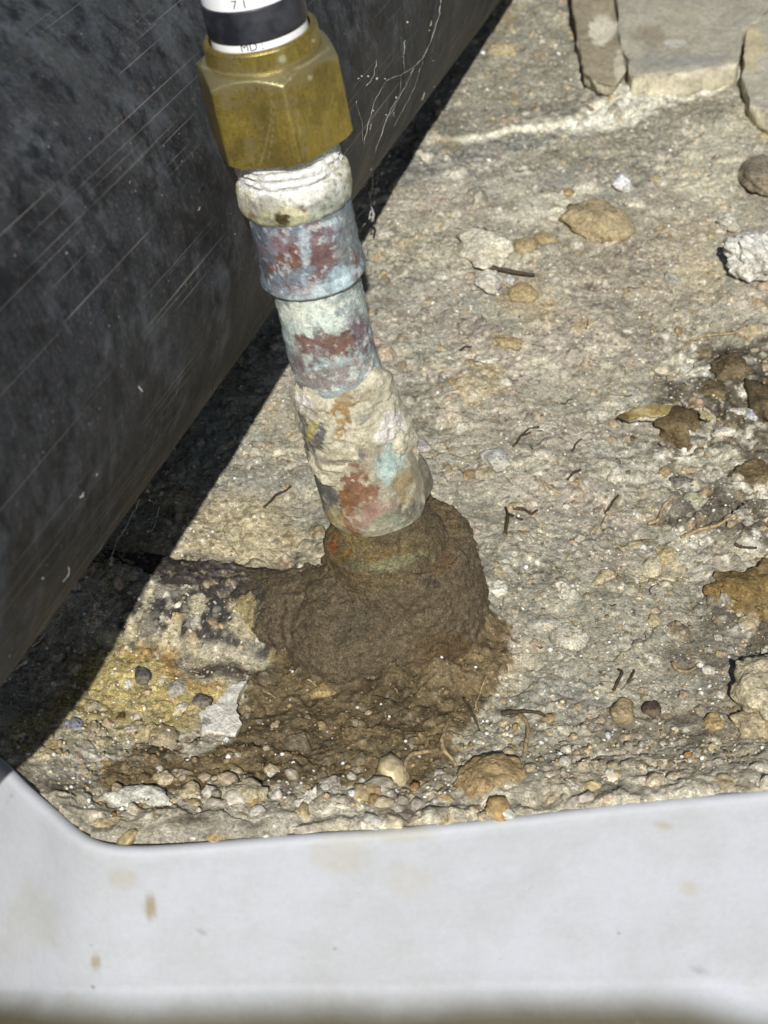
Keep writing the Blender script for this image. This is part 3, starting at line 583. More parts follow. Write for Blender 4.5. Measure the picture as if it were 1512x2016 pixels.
# the grey end flange peeping out behind the sleeve, the packing nut
lathe('back_flange', [(41.5, 9), (41.3, 11.0), (40.4, 11.6), (36.4, 11.7), (35.4, 11.2), (35.2, 9)], M_patina, disp=wv(0.15, 4, 63), off=(-3.4, 1.5), paint=over(painter((122, 118, 104), [], 0, 0.2, 5, 27), 4, 0.2, 0.7, (100, 92, 70), 0.7, 97))
lathe('packing_nut', [(35, 9.2), (31.5, 9.6), (30.4, 10.6), (29.6, 12.4), (27.8, 13.4), (23.5, 13.8), (19, 13.9), (16.5, 13.4), (15.5, 12)], M_mud, step=0.3, off=(0.6, -0.4), disp=lambda P, s, t_: 0.5*fbm3(P, 5, 69, 5, 0.65)+0.3*np.clip(vn3(P, 1.2, 70), 0, 1),
      paint=painter((104, 92, 70), [(652, 1070, 14, 22, 10, (132, 78, 40), 0.95, 0.4), (700, 1062, 46, 14, 12, (140, 124, 80), 0.7, 0.5), (760, 1088, 70, 16, -10, (120, 102, 62), 0.6, 0.5), (780, 1105, 60, 12, -14, (128, 126, 96), 0.75, 0.5), (700, 1110, 50, 14, 20, (100, 98, 78), 0.7, 0.5), (720, 1140, 70, 18, 5, (104, 90, 64), 0.8, 0.5), (668, 1095, 20, 16, 0, (116, 92, 44), 0.7, 0.5)], 9, 0.22, 5, 31))

# dirt-caked body of the fitting: upright hub and side branch, grown together
def blob_body():
    bm = bmesh.new()
    def cone(p0, p1, r0, r1, seg=48):
        p0, p1 = Vector(p0), Vector(p1); d = p1-p0
        bmesh.ops.create_cone(bm, cap_ends=True, segments=seg, radius1=r0, radius2=r1, depth=d.length, matrix=Matrix.Translation((p0+p1)/2) @ d.to_track_quat('Z', 'Y').to_matrix().to_4x4())
    def ball(p, r): bmesh.ops.create_icosphere(bm, subdivisions=4, radius=r, matrix=Matrix.Translation(Vector(p)))
    top = hit(797, 1054, 27.0); bot = hit(790, 1222, 0.0)
    d = (top-bot)/np.linalg.norm(top-bot)
    cone(bot-d*12, bot+d*8, 21.6, 20.0); cone(bot+d*6, top-d*0.8, 20.2, 15.2); cone(top-d*1.0, top+d*0.6, 15.2, 14.2)
    b0 = hit(735, 1222, 7.0); b1 = hit(612, 1230, 2.0); b2 = hit(500, 1222, -3.0); cone(b0, b1, 13.8, 12.8); cone(b1, b2, 12.8, 11.6); ball(b2, 11.6); ball(hit(690, 1240, 6), 14.2)
    me = bpy.data.meshes.new('tmp'); bm.to_mesh(me); bm.free(); ob = link(bpy.data.objects.new('tmp', me))
    md = ob.modifiers.new('r', 'REMESH'); md.mode = 'VOXEL'; md.voxel_size = 0.42
    dg = bpy.context.evaluated_depsgraph_get(); ev = ob.evaluated_get(dg).to_mesh()
    v = np.empty(len(ev.vertices)*3); ev.vertices.foreach_get('co', v); v = v.reshape(-1, 3); F = np.array([tuple(p.vertices) for p in ev.polygons if len(p.vertices) == 4])
    ob.evaluated_get(dg).to_mesh_clear(); bpy.data.objects.remove(ob)
    e = np.vstack([F[:, [0, 1]], F[:, [1, 2]], F[:, [2, 3]], F[:, [3, 0]]]); cnt = np.zeros(len(v)); np.add.at(cnt, e[:, 0], 1); np.add.at(cnt, e[:, 1], 1)
    for _ in range(4):
        a = np.zeros_like(v); np.add.at(a, e[:, 0], v[e[:, 1]]); np.add.at(a, e[:, 1], v[e[:, 0]]); v = 0.4*v+0.6*a/np.maximum(cnt, 1)[:, None]
    fn = np.cross(v[F[:, 2]]-v[F[:, 0]], v[F[:, 3]]-v[F[:, 1]]); nn = np.zeros_like(v)
    for i in range(4): np.add.at(nn, F[:, i], fn)
    nn /= np.linalg.norm(nn, axis=1)[:, None]+1e-9
    d = 0.55*fbm3(v, 10, 111, 3)+0.30*fbm3(v, 2.4, 115, 4, 0.7)+0.42*np.clip(vn3(v, 1.3, 119), 0.0, 1)+0.7*sstep(0.62, 0.85, vn3(v, 2.1, 123))-0.6*sstep(0.45, 0.8, fbm3(v, 3.2, 121, 4, 0.65))
    return v+nn*d[:, None], F
def stained_branch():
    # the buried run of the branch, leaving the fitting towards the black pipe
    a0, a1 = hit(540, 1224, -2.0), hit(150, 1180, -4.5); ax = (a1-a0)/np.linalg.norm(a1-a0); L = np.linalg.norm(a1-a0); n1 = np.array([0, 0, 1.0]); n1 -= ax*(n1@ax); n1 /= np.linalg.norm(n1); n2 = np.cross(ax, n1)
    t_ = np.linspace(0, L, int(L/0.4)); th = np.linspace(-1.9, 1.9, 110); TT, TH = np.meshgrid(t_, th, indexing='ij')
    dirn = np.cos(TH)[..., None]*n1+np.sin(TH)[..., None]*n2; P = (a0+TT[..., None]*ax+11.4*dirn).reshape(-1, 3); D = dirn.reshape(-1, 3)
    dd = 0.9*fbm3(P, 11, 201, 3)+0.4*fbm3(P, 3, 205, 4, 0.65)+0.25*np.clip(vn3(P, 1.2, 209), 0, 1)+0.5*sstep(0, 0.1, fbm3(P, 7, 211, 4)); P = P+D*dd[:, None]
    c = np.tile(S(122, 114, 98), (len(P), 1)).astype(float); u, v = proj(P); n_ = 0.6*fbm3(P, 9, 213, 3, 0.6)+0.75*fbm3(P, 2.0, 214, 5, 0.78)
    def bl(col, m):
        nonlocal c
        c = c+(S(*col)-c)*np.clip(m, 0, 1)[:, None]
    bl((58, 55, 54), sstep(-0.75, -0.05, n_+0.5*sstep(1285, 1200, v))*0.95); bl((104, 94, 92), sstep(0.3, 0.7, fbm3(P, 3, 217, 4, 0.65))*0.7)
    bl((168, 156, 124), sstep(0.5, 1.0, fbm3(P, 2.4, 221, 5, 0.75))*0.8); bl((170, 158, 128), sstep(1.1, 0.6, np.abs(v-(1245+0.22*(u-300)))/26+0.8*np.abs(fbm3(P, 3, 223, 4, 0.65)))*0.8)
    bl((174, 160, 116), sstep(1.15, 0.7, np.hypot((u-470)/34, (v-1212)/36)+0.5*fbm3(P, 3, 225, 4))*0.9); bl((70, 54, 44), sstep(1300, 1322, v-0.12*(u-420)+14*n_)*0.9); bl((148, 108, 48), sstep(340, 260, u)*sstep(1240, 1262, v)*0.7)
    c *= (1+0.35*vn3(P, 0.8, 227)+0.25*vn3(P, 1.5, 229))[:, None]
    return P, grid_faces(len(t_), len(th), False), c
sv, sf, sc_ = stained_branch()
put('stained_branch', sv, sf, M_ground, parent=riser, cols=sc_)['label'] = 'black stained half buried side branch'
bv, bf = blob_body()
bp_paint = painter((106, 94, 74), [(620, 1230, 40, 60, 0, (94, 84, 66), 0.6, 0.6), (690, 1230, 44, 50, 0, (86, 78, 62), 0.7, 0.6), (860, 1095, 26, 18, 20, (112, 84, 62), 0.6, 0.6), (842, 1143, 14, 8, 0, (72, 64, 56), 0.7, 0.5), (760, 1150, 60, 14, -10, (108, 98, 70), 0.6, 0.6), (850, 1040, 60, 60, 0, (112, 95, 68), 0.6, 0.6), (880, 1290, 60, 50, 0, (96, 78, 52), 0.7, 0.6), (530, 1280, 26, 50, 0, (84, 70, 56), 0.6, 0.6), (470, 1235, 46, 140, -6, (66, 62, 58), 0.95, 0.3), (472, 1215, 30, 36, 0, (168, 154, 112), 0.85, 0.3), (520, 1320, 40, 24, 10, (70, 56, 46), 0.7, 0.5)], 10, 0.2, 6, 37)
put('dirt_caked_fitting', bv, bf, M_mud, parent=riser, cols=bp_paint(bv, None, None))

# ------------------------------------------------------------------ white plastic basin in front
rim_px = [(-260, 1300), (-120, 1395), (0, 1485), (60, 1540), (115, 1587), (160, 1624), (192, 1643), (232, 1653), (290, 1655), (400, 1650), (560, 1638), (756, 1623), (1000, 1597), (1250, 1573), (1512, 1548), (1760, 1525), (2150, 1490), (2600, 1450)]
rz = np.interp([q[0] for q in rim_px], [-260, -120, 0, 60, 115, 200], [13, 12.5, 12, 11, 10, TZ])
rp = smooth_path([hit(u, v, z_) for (u, v), z_ in zip(rim_px, rz)], 10); rt = np.gradient(rp, axis=0); rt /= np.linalg.norm(rt, axis=1)[:, None]
rin = np.stack([rt[:, 1], -rt[:, 0], np.zeros(len(rt))], 1)                      # towards the basin's inside
for _ in range(160): rin[1:-1] = (rin[:-2]+rin[1:-1]+rin[2:])/3
rin /= np.linalg.norm(rin, axis=1)[:, None]
wq = []
for i, p in enumerate(rp):                                                       # how deep the wall runs before it meets the bottom
    lo, hi = 0.6, 2.4
    for _ in range(25):
        m = (lo+hi)/2
        if proj(p+rin[i]*(0.2+11*m)+np.array([0, 0, -1.2-42*m]))[1][0] < 1915: lo = m
        else: hi = m
    wq.append(lo)
wq = np.convolve(np.pad(np.array(wq), 25, mode='edge'), np.ones(51)/51, 'valid')
prof = [(-3.2, -60), (-3.2, -20), (-3.0, -1.2), (-2.3, -0.3), (-1.2, 0.0), (-0.3, -0.35), (0.2, -1.2)]+[(0.2+11*q, -1.2-42*q) for q in np.linspace(0.04, 1, 26)]+[(11.2+15*(math.sin(a+0.256)-math.sin(0.256))-15*0*a+15*(math.cos(0.256)-math.cos(a+0.256))*0.55, -43.2-13*(math.sin(a+0.256)-math.sin(0.256))) for a in np.linspace(0.06, 1.3, 18)]+[(33+q, -52.9-0.05*q) for q in np.linspace(1, 60, 24)]
Vt = np.array([[p+rin[i]*(o_+11*(wq[i]-1)*min(1, max(0, o_-3.2)/11))+np.array([0, 0, z_-42*(wq[i]-1)*min(1, max(0, o_-3.2)/11)]) for i, p in enumerate(rp)] for o_, z_ in [(a_+3.0, b_) for a_, b_ in prof]])
nr_, nc_ = Vt.shape[:2]; Vt = Vt.reshape(-1, 3); Vt[:, 2] += 0.4*vn3(Vt, 40, 5)
Vt[:, :2] += (0.5*fbm3(Vt, 35, 8, 2))[:, None]*np.array([0.3, 1.0])
tu, tv = proj(Vt); g_ = fbm3(Vt, 12, 131, 4, 0.6)
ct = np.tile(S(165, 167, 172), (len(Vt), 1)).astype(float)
off_ = np.repeat(np.array([p[0] for p in prof]), nc_); foot_brown = sstep(9.5, 18.0, off_+0.4*g_-4.0*sstep(1330, 1512, tu))  # wall colour runs to dark olive brown towards the bottom
ct += (S(74, 70, 52)-ct)*(foot_brown*0.97)[:, None]
for pu, pv, ru, rv, c_, am in [(296, 1785, 12, 26, (132, 118, 86), 0.8), (188, 1893, 12, 18, (132, 120, 90), 0.7), (660, 1680, 60, 40, (158, 154, 140), 0.5), (770, 1640, 80, 16, (156, 152, 134), 0.5), (1317, 1628, 12, 10, (152, 144, 118), 0.8), (1350, 1748, 15, 15, (160, 150, 132), 0.6), (395, 1838, 5, 6, (128, 130, 134), 0.7), (778, 1908, 9, 9, (126, 124, 134), 0.6), (1375, 1906, 8, 8, (118, 118, 126), 0.6), (1465, 1940, 14, 14, (160, 148, 136), 0.6), (810, 1740, 50, 40, (160, 157, 150), 0.5), (245, 1730, 25, 18, (160, 155, 142), 0.5), (60, 1830, 60, 70, (158, 158, 152), 0.4)]:
    m = sstep(1.3, 0.5, np.hypot((tu-pu)/ru, (tv-pv)/rv)+0.25*g_)*am; ct += (S(*c_)-ct)*m[:, None]
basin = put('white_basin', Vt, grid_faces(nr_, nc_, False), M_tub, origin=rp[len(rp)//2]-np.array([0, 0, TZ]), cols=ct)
tag(basin, 'blurred white plastic basin wall with dark brown bottom along the near edge', 'basin')

# ------------------------------------------------------------------ stones and broken concrete
def ico(sub):
    bm = bmesh.new(); bmesh.ops.create_icosphere(bm, subdivisions=sub, radius=1.0); bm.verts.ensure_lookup_table()
    v = np.array([q.co[:] for q in bm.verts]); f = np.array([[q.index for q in p.verts] for p in bm.faces]); bm.free(); return v, f
ICO = {s_: ico(s_) for s_ in (1, 2, 3, 4, 5)}
def stone_geo(seed, sub, rough=0.26, facets=8, lumpy=0.0):
    r_ = np.random.RandomState(seed); v, f = ICO[sub]; v = v.copy()
    for _ in range(facets):
        n_ = r_.normal(size=3); n_ /= np.linalg.norm(n_); d = r_.uniform(0.62, 0.9); h_ = v@n_; m = h_ > d; v[m] -= np.outer((h_[m]-d)*0.85, n_)
    v *= (1+rough*fbm3(v*10, 9, seed % 97, 4, 0.5)+lumpy*np.abs(fbm3(v*10, 4.5, seed % 89+3, 3, 0.6)))[:, None]
    v *= (1+0.06*fbm3(v*10, 2.6, seed % 71, 4, 0.65))[:, None]
    v -= (v.max(0)+v.min(0))/2; v /= (v.max(0)-v.min(0))/2
    return v, f
def stone(name, u, v, wpx, hpx, rot, colour, label, cat='stone', k=0.6, seed=0, sub=4, facets=9, rough=0.27, lumpy=0.05, lift=0.0, group=None):
    p = gp(u, v); s_ = pxmm(p); vd = (p-CAM)/np.linalg.norm(p-CAM); se = -vd[2]; ce = math.sqrt(1-se*se)
    a = wpx/2/s_; b = hpx/2/s_/math.sqrt(se*se+(k*ce)**2); c = k*min(a, b)*1.0
    g_, f = stone_geo(seed*13+5, sub, rough, facets, lumpy); V_ = g_*np.array([a, b, c])
    ca, sa = math.cos(math.radians(rot)), math.sin(math.radians(rot)); V_ = np.stack([V_[:, 0]*ca-V_[:, 1]*sa, V_[:, 0]*sa+V_[:, 1]*ca, V_[:, 2]], 1)
    colour = np.array(colour)*0.5+0.5*np.array([160, 151, 128]) if max(colour)-min(colour) > 40 and sum(colour) > 318 else np.array(colour)
    at = np.array([p[0], p[1], 0.0]); at[2] = gz(p[0], p[1])+c*lift
    at = at-vd*0; dz = at[2]-p[2]; at[:2] -= (vd[:2]/max(se, 0.3))*(-0)*dz
    # keep the stone's middle on the line of sight read for it
    q = hit(u, v, at[2]); at[0], at[1] = q[0], q[1]
    o = put(name, V_+at, f, M_stone, origin=at); o.color = (*S(*colour), 1)
    return tag(o, label, cat, group)
ST = [  # name, u, v, w, h, turn, colour, label, options
 ('tan_stone', 1172, 432, 120, 128, 40, (172, 150, 108), 'smooth tan wedge shaped stone below the white crust streak', dict(k=0.55, seed=3, facets=10, lift=0.3, rough=0.18)),
 ('white_pebble', 1224, 361, 40, 38, 0, (245, 244, 236), 'bright white pebble touching the tip of the tan wedge stone', dict(seed=4, sub=3, lift=0.5, k=0.8)),
 ('cement_lump', 955, 488, 112, 96, 10, (206, 200, 180), 'large pale grey pitted cement lump left of the tan wedge stone', dict(seed=5, lumpy=0.2, k=0.45, lift=0.35)),
 ('cement_lump', 962, 556, 54, 60, 0, (202, 198, 182), 'small pale cement lump at the lower tip of the larger pitted lump', dict(seed=6, lumpy=0.2, k=0.5, lift=0.35)),
 ('tan_stone', 1036, 484, 62, 48, 20, (166, 142, 96), 'tan rounded stone beside the pitted cement lump', dict(seed=7, sub=3)),
 ('tan_stone', 1073, 472, 44, 38, 30, (176, 152, 100), 'small ochre stone leaning on the tan rounded one', dict(seed=8, sub=3)),
 ('white_pebble', 1003, 552, 22, 24, 0, (196, 194, 186), 'round white pebble under the grey twig', dict(seed=9, sub=3)),
 ('ochre_stone', 1028, 580, 62, 46, 10, (164, 138, 84), 'ochre rounded stone half sunk below the grey twig', dict(seed=10, sub=3, lift=0.0)),
 ('pale_chip', 1250, 402, 44, 26, 10, (206, 198, 176), 'cream chip right of the tan wedge stone', dict(seed=11, sub=3, k=0.4)),
 ('dark_rock', 1492, 348, 82, 104, 0, (128, 118, 100), 'smooth grey brown rock cut by the right edge', dict(seed=12, k=0.6, lift=0.2)),
 ('concrete_rubble', 1490, 506, 118, 130, 60, (200, 198, 188), 'white crumbly concrete rubble casting a dark shadow at the right edge', dict(seed=13, lumpy=0.22, sub=5, k=0.9, lift=0.5)),
 ('concrete_rubble', 1435, 440, 50, 46, 0, (196, 192, 176), 'small pale lump joined above the white crumbly rubble', dict(seed=14, lumpy=0.2, sub=4, lift=0.5)),
 ('brown_stone', 1338, 836, 112, 100, 35, (96, 82, 58), 'dark brown flat stone beside the bark flake', dict(seed=15, k=0.5, facets=9, lift=0.2, rough=0.4, lumpy=0.15)),
 ('grey_pebble', 1374, 868, 42, 32, 20, (146, 142, 126), 'grey pebble at the right tip of the dark brown flat stone', dict(seed=16, sub=3)),
 ('brown_rock', 1490, 1175, 160, 190, 20, (122, 102, 64), 'large brown rock with ochre streak at the right edge', dict(seed=17, sub=5, k=0.5, facets=8, lift=0.2, rough=0.4, lumpy=0.15)),
 ('brown_stone', 1425, 1165, 66, 62, 40, (132, 110, 70), 'brown stone tucked against the left of the large brown rock', dict(seed=18, k=0.5, lift=0.1)),
 ('limestone_block', 1510, 1370, 150, 190, 0, (206, 192, 158), 'big cream limestone block at the lower right edge', dict(seed=19, sub=5, k=0.7, facets=10, lift=0.25)),
 ('tan_stone', 1482, 1430, 70, 72, 20, (182, 164, 126), 'pale tan stone in front of the cream limestone block', dict(seed=20, facets=9, lift=0.3)),
 ('soil_clod', 1440, 720, 90, 60, 10, (92, 80, 58), 'crumbly dark soil clod above the white chips', dict(seed=70, lumpy=0.35, sub=4, k=0.4)),
 ('soil_clod', 1400, 768, 60, 44, 0, (98, 86, 62), 'small crumbly soil clod left of the larger dark clod', dict(seed=71, lumpy=0.35, sub=4, k=0.4)),
 ('soil_clod', 1480, 940, 100, 70, 0, (104, 90, 64), 'broken soil clod above the long ground crack', dict(seed=72, lumpy=0.3, sub=4, k=0.4)),
 ('brown_rock', 1500, 790, 60, 110, 10, (86, 74, 54), 'dark soil crusted rock at the right edge above the white chips', dict(seed=21, k=0.5, rough=0.4, lumpy=0.15)),
 ('white_chip', 1458, 812, 60, 22, -8, (204, 196, 178), 'long white chip at the right between brown stones', dict(seed=22, sub=3, k=0.5)),
 ('white_chip', 1424, 852, 52, 28, 15, (206, 198, 180), 'white crumbly chip right of the grey pebble', dict(seed=23, sub=3, lumpy=0.2)),
 ('grey_chip', 1482, 820, 30, 30, 0, (184, 184, 190), 'bluish white chip near the right edge', dict(seed=24, sub=3)),
 ('brown_pebble', 1243, 864, 24, 18, 10, (104, 82, 60), 'small dark brown pebble left below the bark flake', dict(seed=25, sub=3)),
 ('cement_lump', 1213, 938, 40, 38, 0, (218, 212, 190), 'pale round cement lump in the middle of the open dirt', dict(seed=26, sub=4, lumpy=0.2, lift=0.4)),
 ('white_chip', 978, 905, 52, 56, 20, (190, 188, 178), 'pale chipped stone with grey spot right of the riser', dict(seed=27, sub=3, facets=9, lift=0.3)),
 ('cement_lump', 978, 1162, 44, 42, 0, (222, 218, 200), 'round pale crumbly lump beside the caked fitting', dict(seed=28, sub=4, lumpy=0.2, lift=0.4)),
 ('grey_stone', 1068, 1226, 66, 34, 15, (174, 168, 154), 'flat pale grey stone right of the caked fitting', dict(seed=29, sub=3, k=0.45)),
 ('tan_stone', 1190, 1138, 54, 38, 0, (178, 160, 122), 'buff stone in the dirt between the fitting and the brown rock', dict(seed=30, sub=3, lift=0)),
 ('ochre_stone', 1312, 1090, 44, 50, 20, (184, 164, 112), 'ochre stone below the long ground crack', dict(seed=31, sub=3, lift=0.1)),
 ('flat_white_stone', 272, 1577, 142, 58, -4, (200, 198, 184), 'flat white oval stone by the basin corner', dict(seed=32, sub=4, k=0.5, facets=4, lift=0.45)),
 ('cream_block', 484, 1566, 88, 66, 8, (192, 178, 142), 'squared cream stone in the row along the basin', dict(seed=33, facets=10, k=0.7, lift=0.35)),
 ('white_plaster_lump', 602, 1588, 84, 76, -10, (214, 208, 190), 'white crumbly plaster lump right of the squared cream stone', dict(seed=34, lumpy=0.35, sub=5, k=0.7)),
 ('white_plaster_lump', 388, 1624, 88, 40, 6, (216, 210, 192), 'white crumbly plaster lump touching the basin rim', dict(seed=35, lumpy=0.3, sub=4, k=0.6)),
 ('tan_block', 240, 1634, 130, 44, -4, (182, 162, 118), 'flat sandy block under the white oval stone', dict(seed=36, facets=9, k=0.5, lift=0.1)),
 ('cream_pebble', 326, 1534, 40, 36, 0, (200, 184, 150), 'cream pebble above the white oval stone', dict(seed=37, sub=3)),
 ('tan_stone', 372, 1562, 46, 40, 10, (190, 172, 132), 'sandy stone between the oval stone and the squared cream one', dict(seed=38, sub=3)),
 ('white_chip', 512, 1618, 52, 26, 40, (206, 200, 190), 'slanted white chip between plaster lump and basin', dict(seed=39, sub=3)),
 ('brown_stone', 550, 1620, 50, 48, 10, (150, 122, 74), 'brown stone under the white plaster lump', dict(seed=40, sub=3)),
 ('grey_stone', 650, 1545, 58, 44, -20, (170, 160, 146), 'pinkish grey stone at the edge of the dark soil', dict(seed=41, sub=4, lumpy=0.15)),
 ('brown_cobble', 968, 1540, 150, 112, 22, (150, 116, 66), 'large rounded brown cobble in front of the fitting', dict(seed=42, sub=5, facets=2, rough=0.12, k=0.6, lift=0.25)),
 ('white_stone', 1118, 1550, 44, 46, 0, (204, 196, 176), 'white stone with grey side right of the brown cobble', dict(seed=43, sub=3)),
 ('brown_stone', 1318, 1548, 90, 40, 6, (150, 118, 70), 'long brown stone against the basin rim at right', dict(seed=44, sub=4, k=0.6)),
 ('cream_stone', 1285, 1520, 56, 44, 20, (196, 184, 152), 'cream stone just above the long brown stone', dict(seed=45, sub=3)),
 ('tan_stone', 1222, 1400, 54, 56, 0, (140, 118, 78), 'olive brown stone with a shadowed left side', dict(seed=46, sub=3)),
 ('dark_pebble', 1282, 1396, 40, 34, 0, (84, 70, 60), 'dark purplish pebble right of the olive brown stone', dict(seed=47, sub=3)),
 ('amber_stone', 1403, 1424, 44, 42, 0, (170, 136, 74), 'amber stone left of the pale tan stone', dict(seed=48, sub=3)),
 ('white_chip', 1465, 1508, 24, 12, -35, (228, 226, 214), 'thin bright white chip near the rim at right', dict(seed=49, sub=3)),
 ('grey_pebble', 347, 1358, 40, 42, 0, (158, 152, 140), 'smooth grey pebble on the yellow dirt', dict(seed=50, sub=3)),
 ('white_pebble', 358, 1394, 32, 26, 0, (206, 196, 172), 'cream pebble just below the smooth grey one', dict(seed=51, sub=3)),
 ('dark_pebble', 398, 1380, 42, 38, 0, (104, 96, 90), 'dark grey pebble between the cream pebble and white plaster', dict(seed=52, sub=3)),
 ('dark_pebble', 282, 1330, 34, 44, 10, (92, 88, 84), 'blackish stone on the yellow dirt by the shadow', dict(seed=53, sub=3)),
 ('brown_pebble', 238, 1413, 24, 26, 0, (106, 88, 54), 'round brown pebble on the yellow dirt', dict(seed=54, sub=3)),
 ('grey_pebble', 258, 1436, 28, 20, 0, (176, 168, 156), 'pale grey pebble under the round brown one', dict(seed=55, sub=3)),
 ('ochre_stone', 636, 1360, 58, 32, 8, (152, 122, 62), 'ochre lump on dark soil at the foot of the fitting', dict(seed=56, sub=3)),
 ('white_pebble', 405, 1124, 16, 15, 0, (206, 196, 170), 'small cream pebble on the black stained ridge', dict(seed=57, sub=3)),
 ('blue_grey_stone', 148, 1432, 42, 46, 30, (140, 142, 148), 'bluish grey stone at the shadow edge', dict(seed=58, sub=3)),
 ('pale_stone', 758, 460, 34, 44, 40, (186, 180, 166), 'pale stone in the corner of shade behind the sleeve', dict(seed=59, sub=3)),
 ('cream_stone', 985, 100, 58, 34, 15, (178, 160, 116), 'tan stone in the top dirt left of the concrete', dict(seed=60, sub=3)),
 ('tan_stone', 1000, 675, 40, 46, 60, (174, 150, 96), 'tan angular stone in the dirt right of the copper', dict(seed=61, sub=3)),
 ('white_chip', 958, 710, 50, 20, -10, (196, 192, 176), 'long white chip in the dirt right of the solder joint', dict(seed=62, sub=3)),
 ('grey_stone', 792, 686, 46, 42, 0, (170, 166, 150), 'pale grey stone beside the copper tube', dict(seed=63, sub=3, lift=0)),
 ('pale_stone', 830, 880, 40, 40, 30, (170, 164, 160), 'bluish pale stone touching the sleeve on the right', dict(seed=64, sub=3)),
 ('white_pebble', 1330, 1080, 16, 9, -20, (226, 222, 210), 'tiny bright white sliver below the ground crack', dict(seed=65, sub=2)),
 ('cement_lump', 1325, 555, 34, 60, 10, (178, 174, 158), 'grey cement crumb strip left of the white rubble', dict(seed=66, lumpy=0.25)),
 ('grey_pebble', 1365, 985, 42, 38, 0, (170, 166, 140), 'smooth greenish grey pebble above the ground crack', dict(seed=67, sub=3)),
 ('grey_pebble', 1340, 948, 44, 26, 0, (110, 106, 104), 'dark bluish crumb above the greenish pebble', dict(seed=68, sub=3, lumpy=0.3)),
]
for i, (nm, u, v, w_, h_, rt_, c_, lb_, kw) in enumerate(ST):
    stone(nm, u, v, w_, h_, rt_, c_, lb_, **kw)

# slabs of old concrete at the back right
def slab(name, poly, tz, thick, colour, label, seed, under=0.9, cat='concrete', patch=None):
    top = np.array([hit(u, v, tz+float(macro(*gp(u, v)[:2]))) for u, v in poly]); n = len(top); per = []
    for i in range(n):
        for t_ in np.arange(14)/14: per.append(top[i]*(1-t_)+top[(i+1) % n]*t_)
    per = np.array(per); cen = per.mean(0); rows = []
    jit = fbm3(per, 5, seed, 4, 0.6); per = per+(per-cen)/np.linalg.norm(per-cen, axis=1)[:, None]*(jit*0.6+0.45*fbm3(per, 1.6, seed+1, 3, 0.6))[:, None]
    for sc_, dz in [(under-0.06, -thick), (under, -thick), (under+0.3*(1-under), -thick*0.75), (under+0.6*(1-under), -thick*0.5), (under+0.85*(1-under), -thick*0.25), (1.0, -0.5), (0.998, -0.12), (0.985, 0.0)]+[(q, 0.0) for q in np.linspace(0.94, 0.0, 26)]:
        rows.append(cen+(per-cen)*sc_+np.array([0, 0, dz]))
    P = np.vstack(rows); P[:, 2] += 0.35*fbm3(P, 9, seed+3, 4, 0.6)+0.1*fbm3(P, 1.4, seed+5, 2)
    c = np.tile(S(*colour), (len(P), 1)).astype(float); u, v = proj(P); g_ = fbm3(P, 6, seed+9, 4, 0.6)
    c *= (1+0.14*fbm3(P, 14, seed+7, 3)+0.14*fbm3(P, 1.3, seed+17, 2))[:, None]
    nb = len(per)*6; P[:nb] += (0.9*fbm3(P[:nb], 5, seed+21, 4, 0.65))[:, None]*np.array([0.5, 1, 0.1]); c[:nb] = S(188, 180, 156)*(1+0.2*g_[:nb])[:, None]
    for pu, pv, ru, rv, pc, am in (patch or []):
        m = sstep(1.2, 0.8, np.hypot((u-pu)/ru, (v-pv)/rv)+0.3*g_)*am; c += (S(*pc)-c)*m[:, None]
    o = put(name, P, grid_faces(len(rows), len(per)), M_crust, origin=cen, cols=c); return tag(o, label, cat)
slab('concrete_slab', [(1208, -60), (1560, -60), (1500, 30), (1462, 60), (1452, 122), (1360, 140), (1275, 146), (1245, 150), (1226, 95)], 9.0, 9.5, (164, 159, 142), 'broad grey concrete slab with a pale crusted lower edge at top right', 301, 0.985,
     patch=[(1330, 115, 90, 14, (142, 141, 136), 0.7), (1330, 60, 50, 60, (160, 154, 132), 0.5), (1280, 70, 30, 22, (140, 128, 108), 0.6), (1330, 85, 20, 8, (196, 192, 180), 0.7)])
slab('concrete_shard', [(1122, -60), (1200, -60), (1222, 90), (1232, 140), (1210, 166), (1182, 164), (1150, 142), (1140, 80), (1128, 20)], 8.5, 6, (146, 136, 114), 'narrow concrete shard with a white patch left of the broad slab', 311, 0.86,
     patch=[(1185, 55, 26, 34, (206, 200, 178), 0.9), (1220, 130, 12, 28, (196, 188, 164), 0.8)])
slab('concrete_slab', [(1470, 60), (1540, 0), (1600, 0), (1600, 240), (1500, 215), (1478, 205), (1462, 150)], 8.0, 8.5, (170, 164, 146), 'grey concrete block cut off at the top right edge', 321, 0.92, patch=[(1480, 90, 24, 50, (186, 172, 132), 0.6)])
slab('plaster_flake', [(395, 1405), (420, 1385), (452, 1345), (486, 1338), (470, 1365), (462, 1400), (478, 1428), (462, 1445), (430, 1440), (400, 1440)], 2.4, 2.4, (204, 200, 188), 'jagged white plaster flake between yellow dirt and dark soil', 331, 0.93, 'plaster', patch=[(405, 1420, 10, 8, (128, 124, 118), 0.8)])
slab('plaster_flake', [(322, 1470), (350, 1448), (385, 1436), (402, 1446), (380, 1468), (345, 1482)], 1.8, 1.6, (188, 178, 156), 'thin wrinkled plaster flake left of the jagged one', 335, 0.93, 'plaster')
slab('bark_flake', [(1213, 822), (1240, 806), (1290, 798), (1322, 800), (1318, 816), (1270, 818), (1235, 828)], 3.0, 1.4, (150, 130, 84), 'thin curled bark flake lying on the grey dirt', 341, 0.9, 'bark', patch=[(1225, 820, 16, 10, (80, 66, 44), 0.8), (1262, 810, 22, 8, (186, 170, 122), 0.7)])
slab('dry_leaf', [(1374, 812), (1384, 808), (1398, 818), (1404, 828), (1392, 826), (1380, 820)], 3.2, 0.5, (170, 156, 116), 'tiny dry oval leaf on the dark brown stone', 345, 0.95, 'leaf')

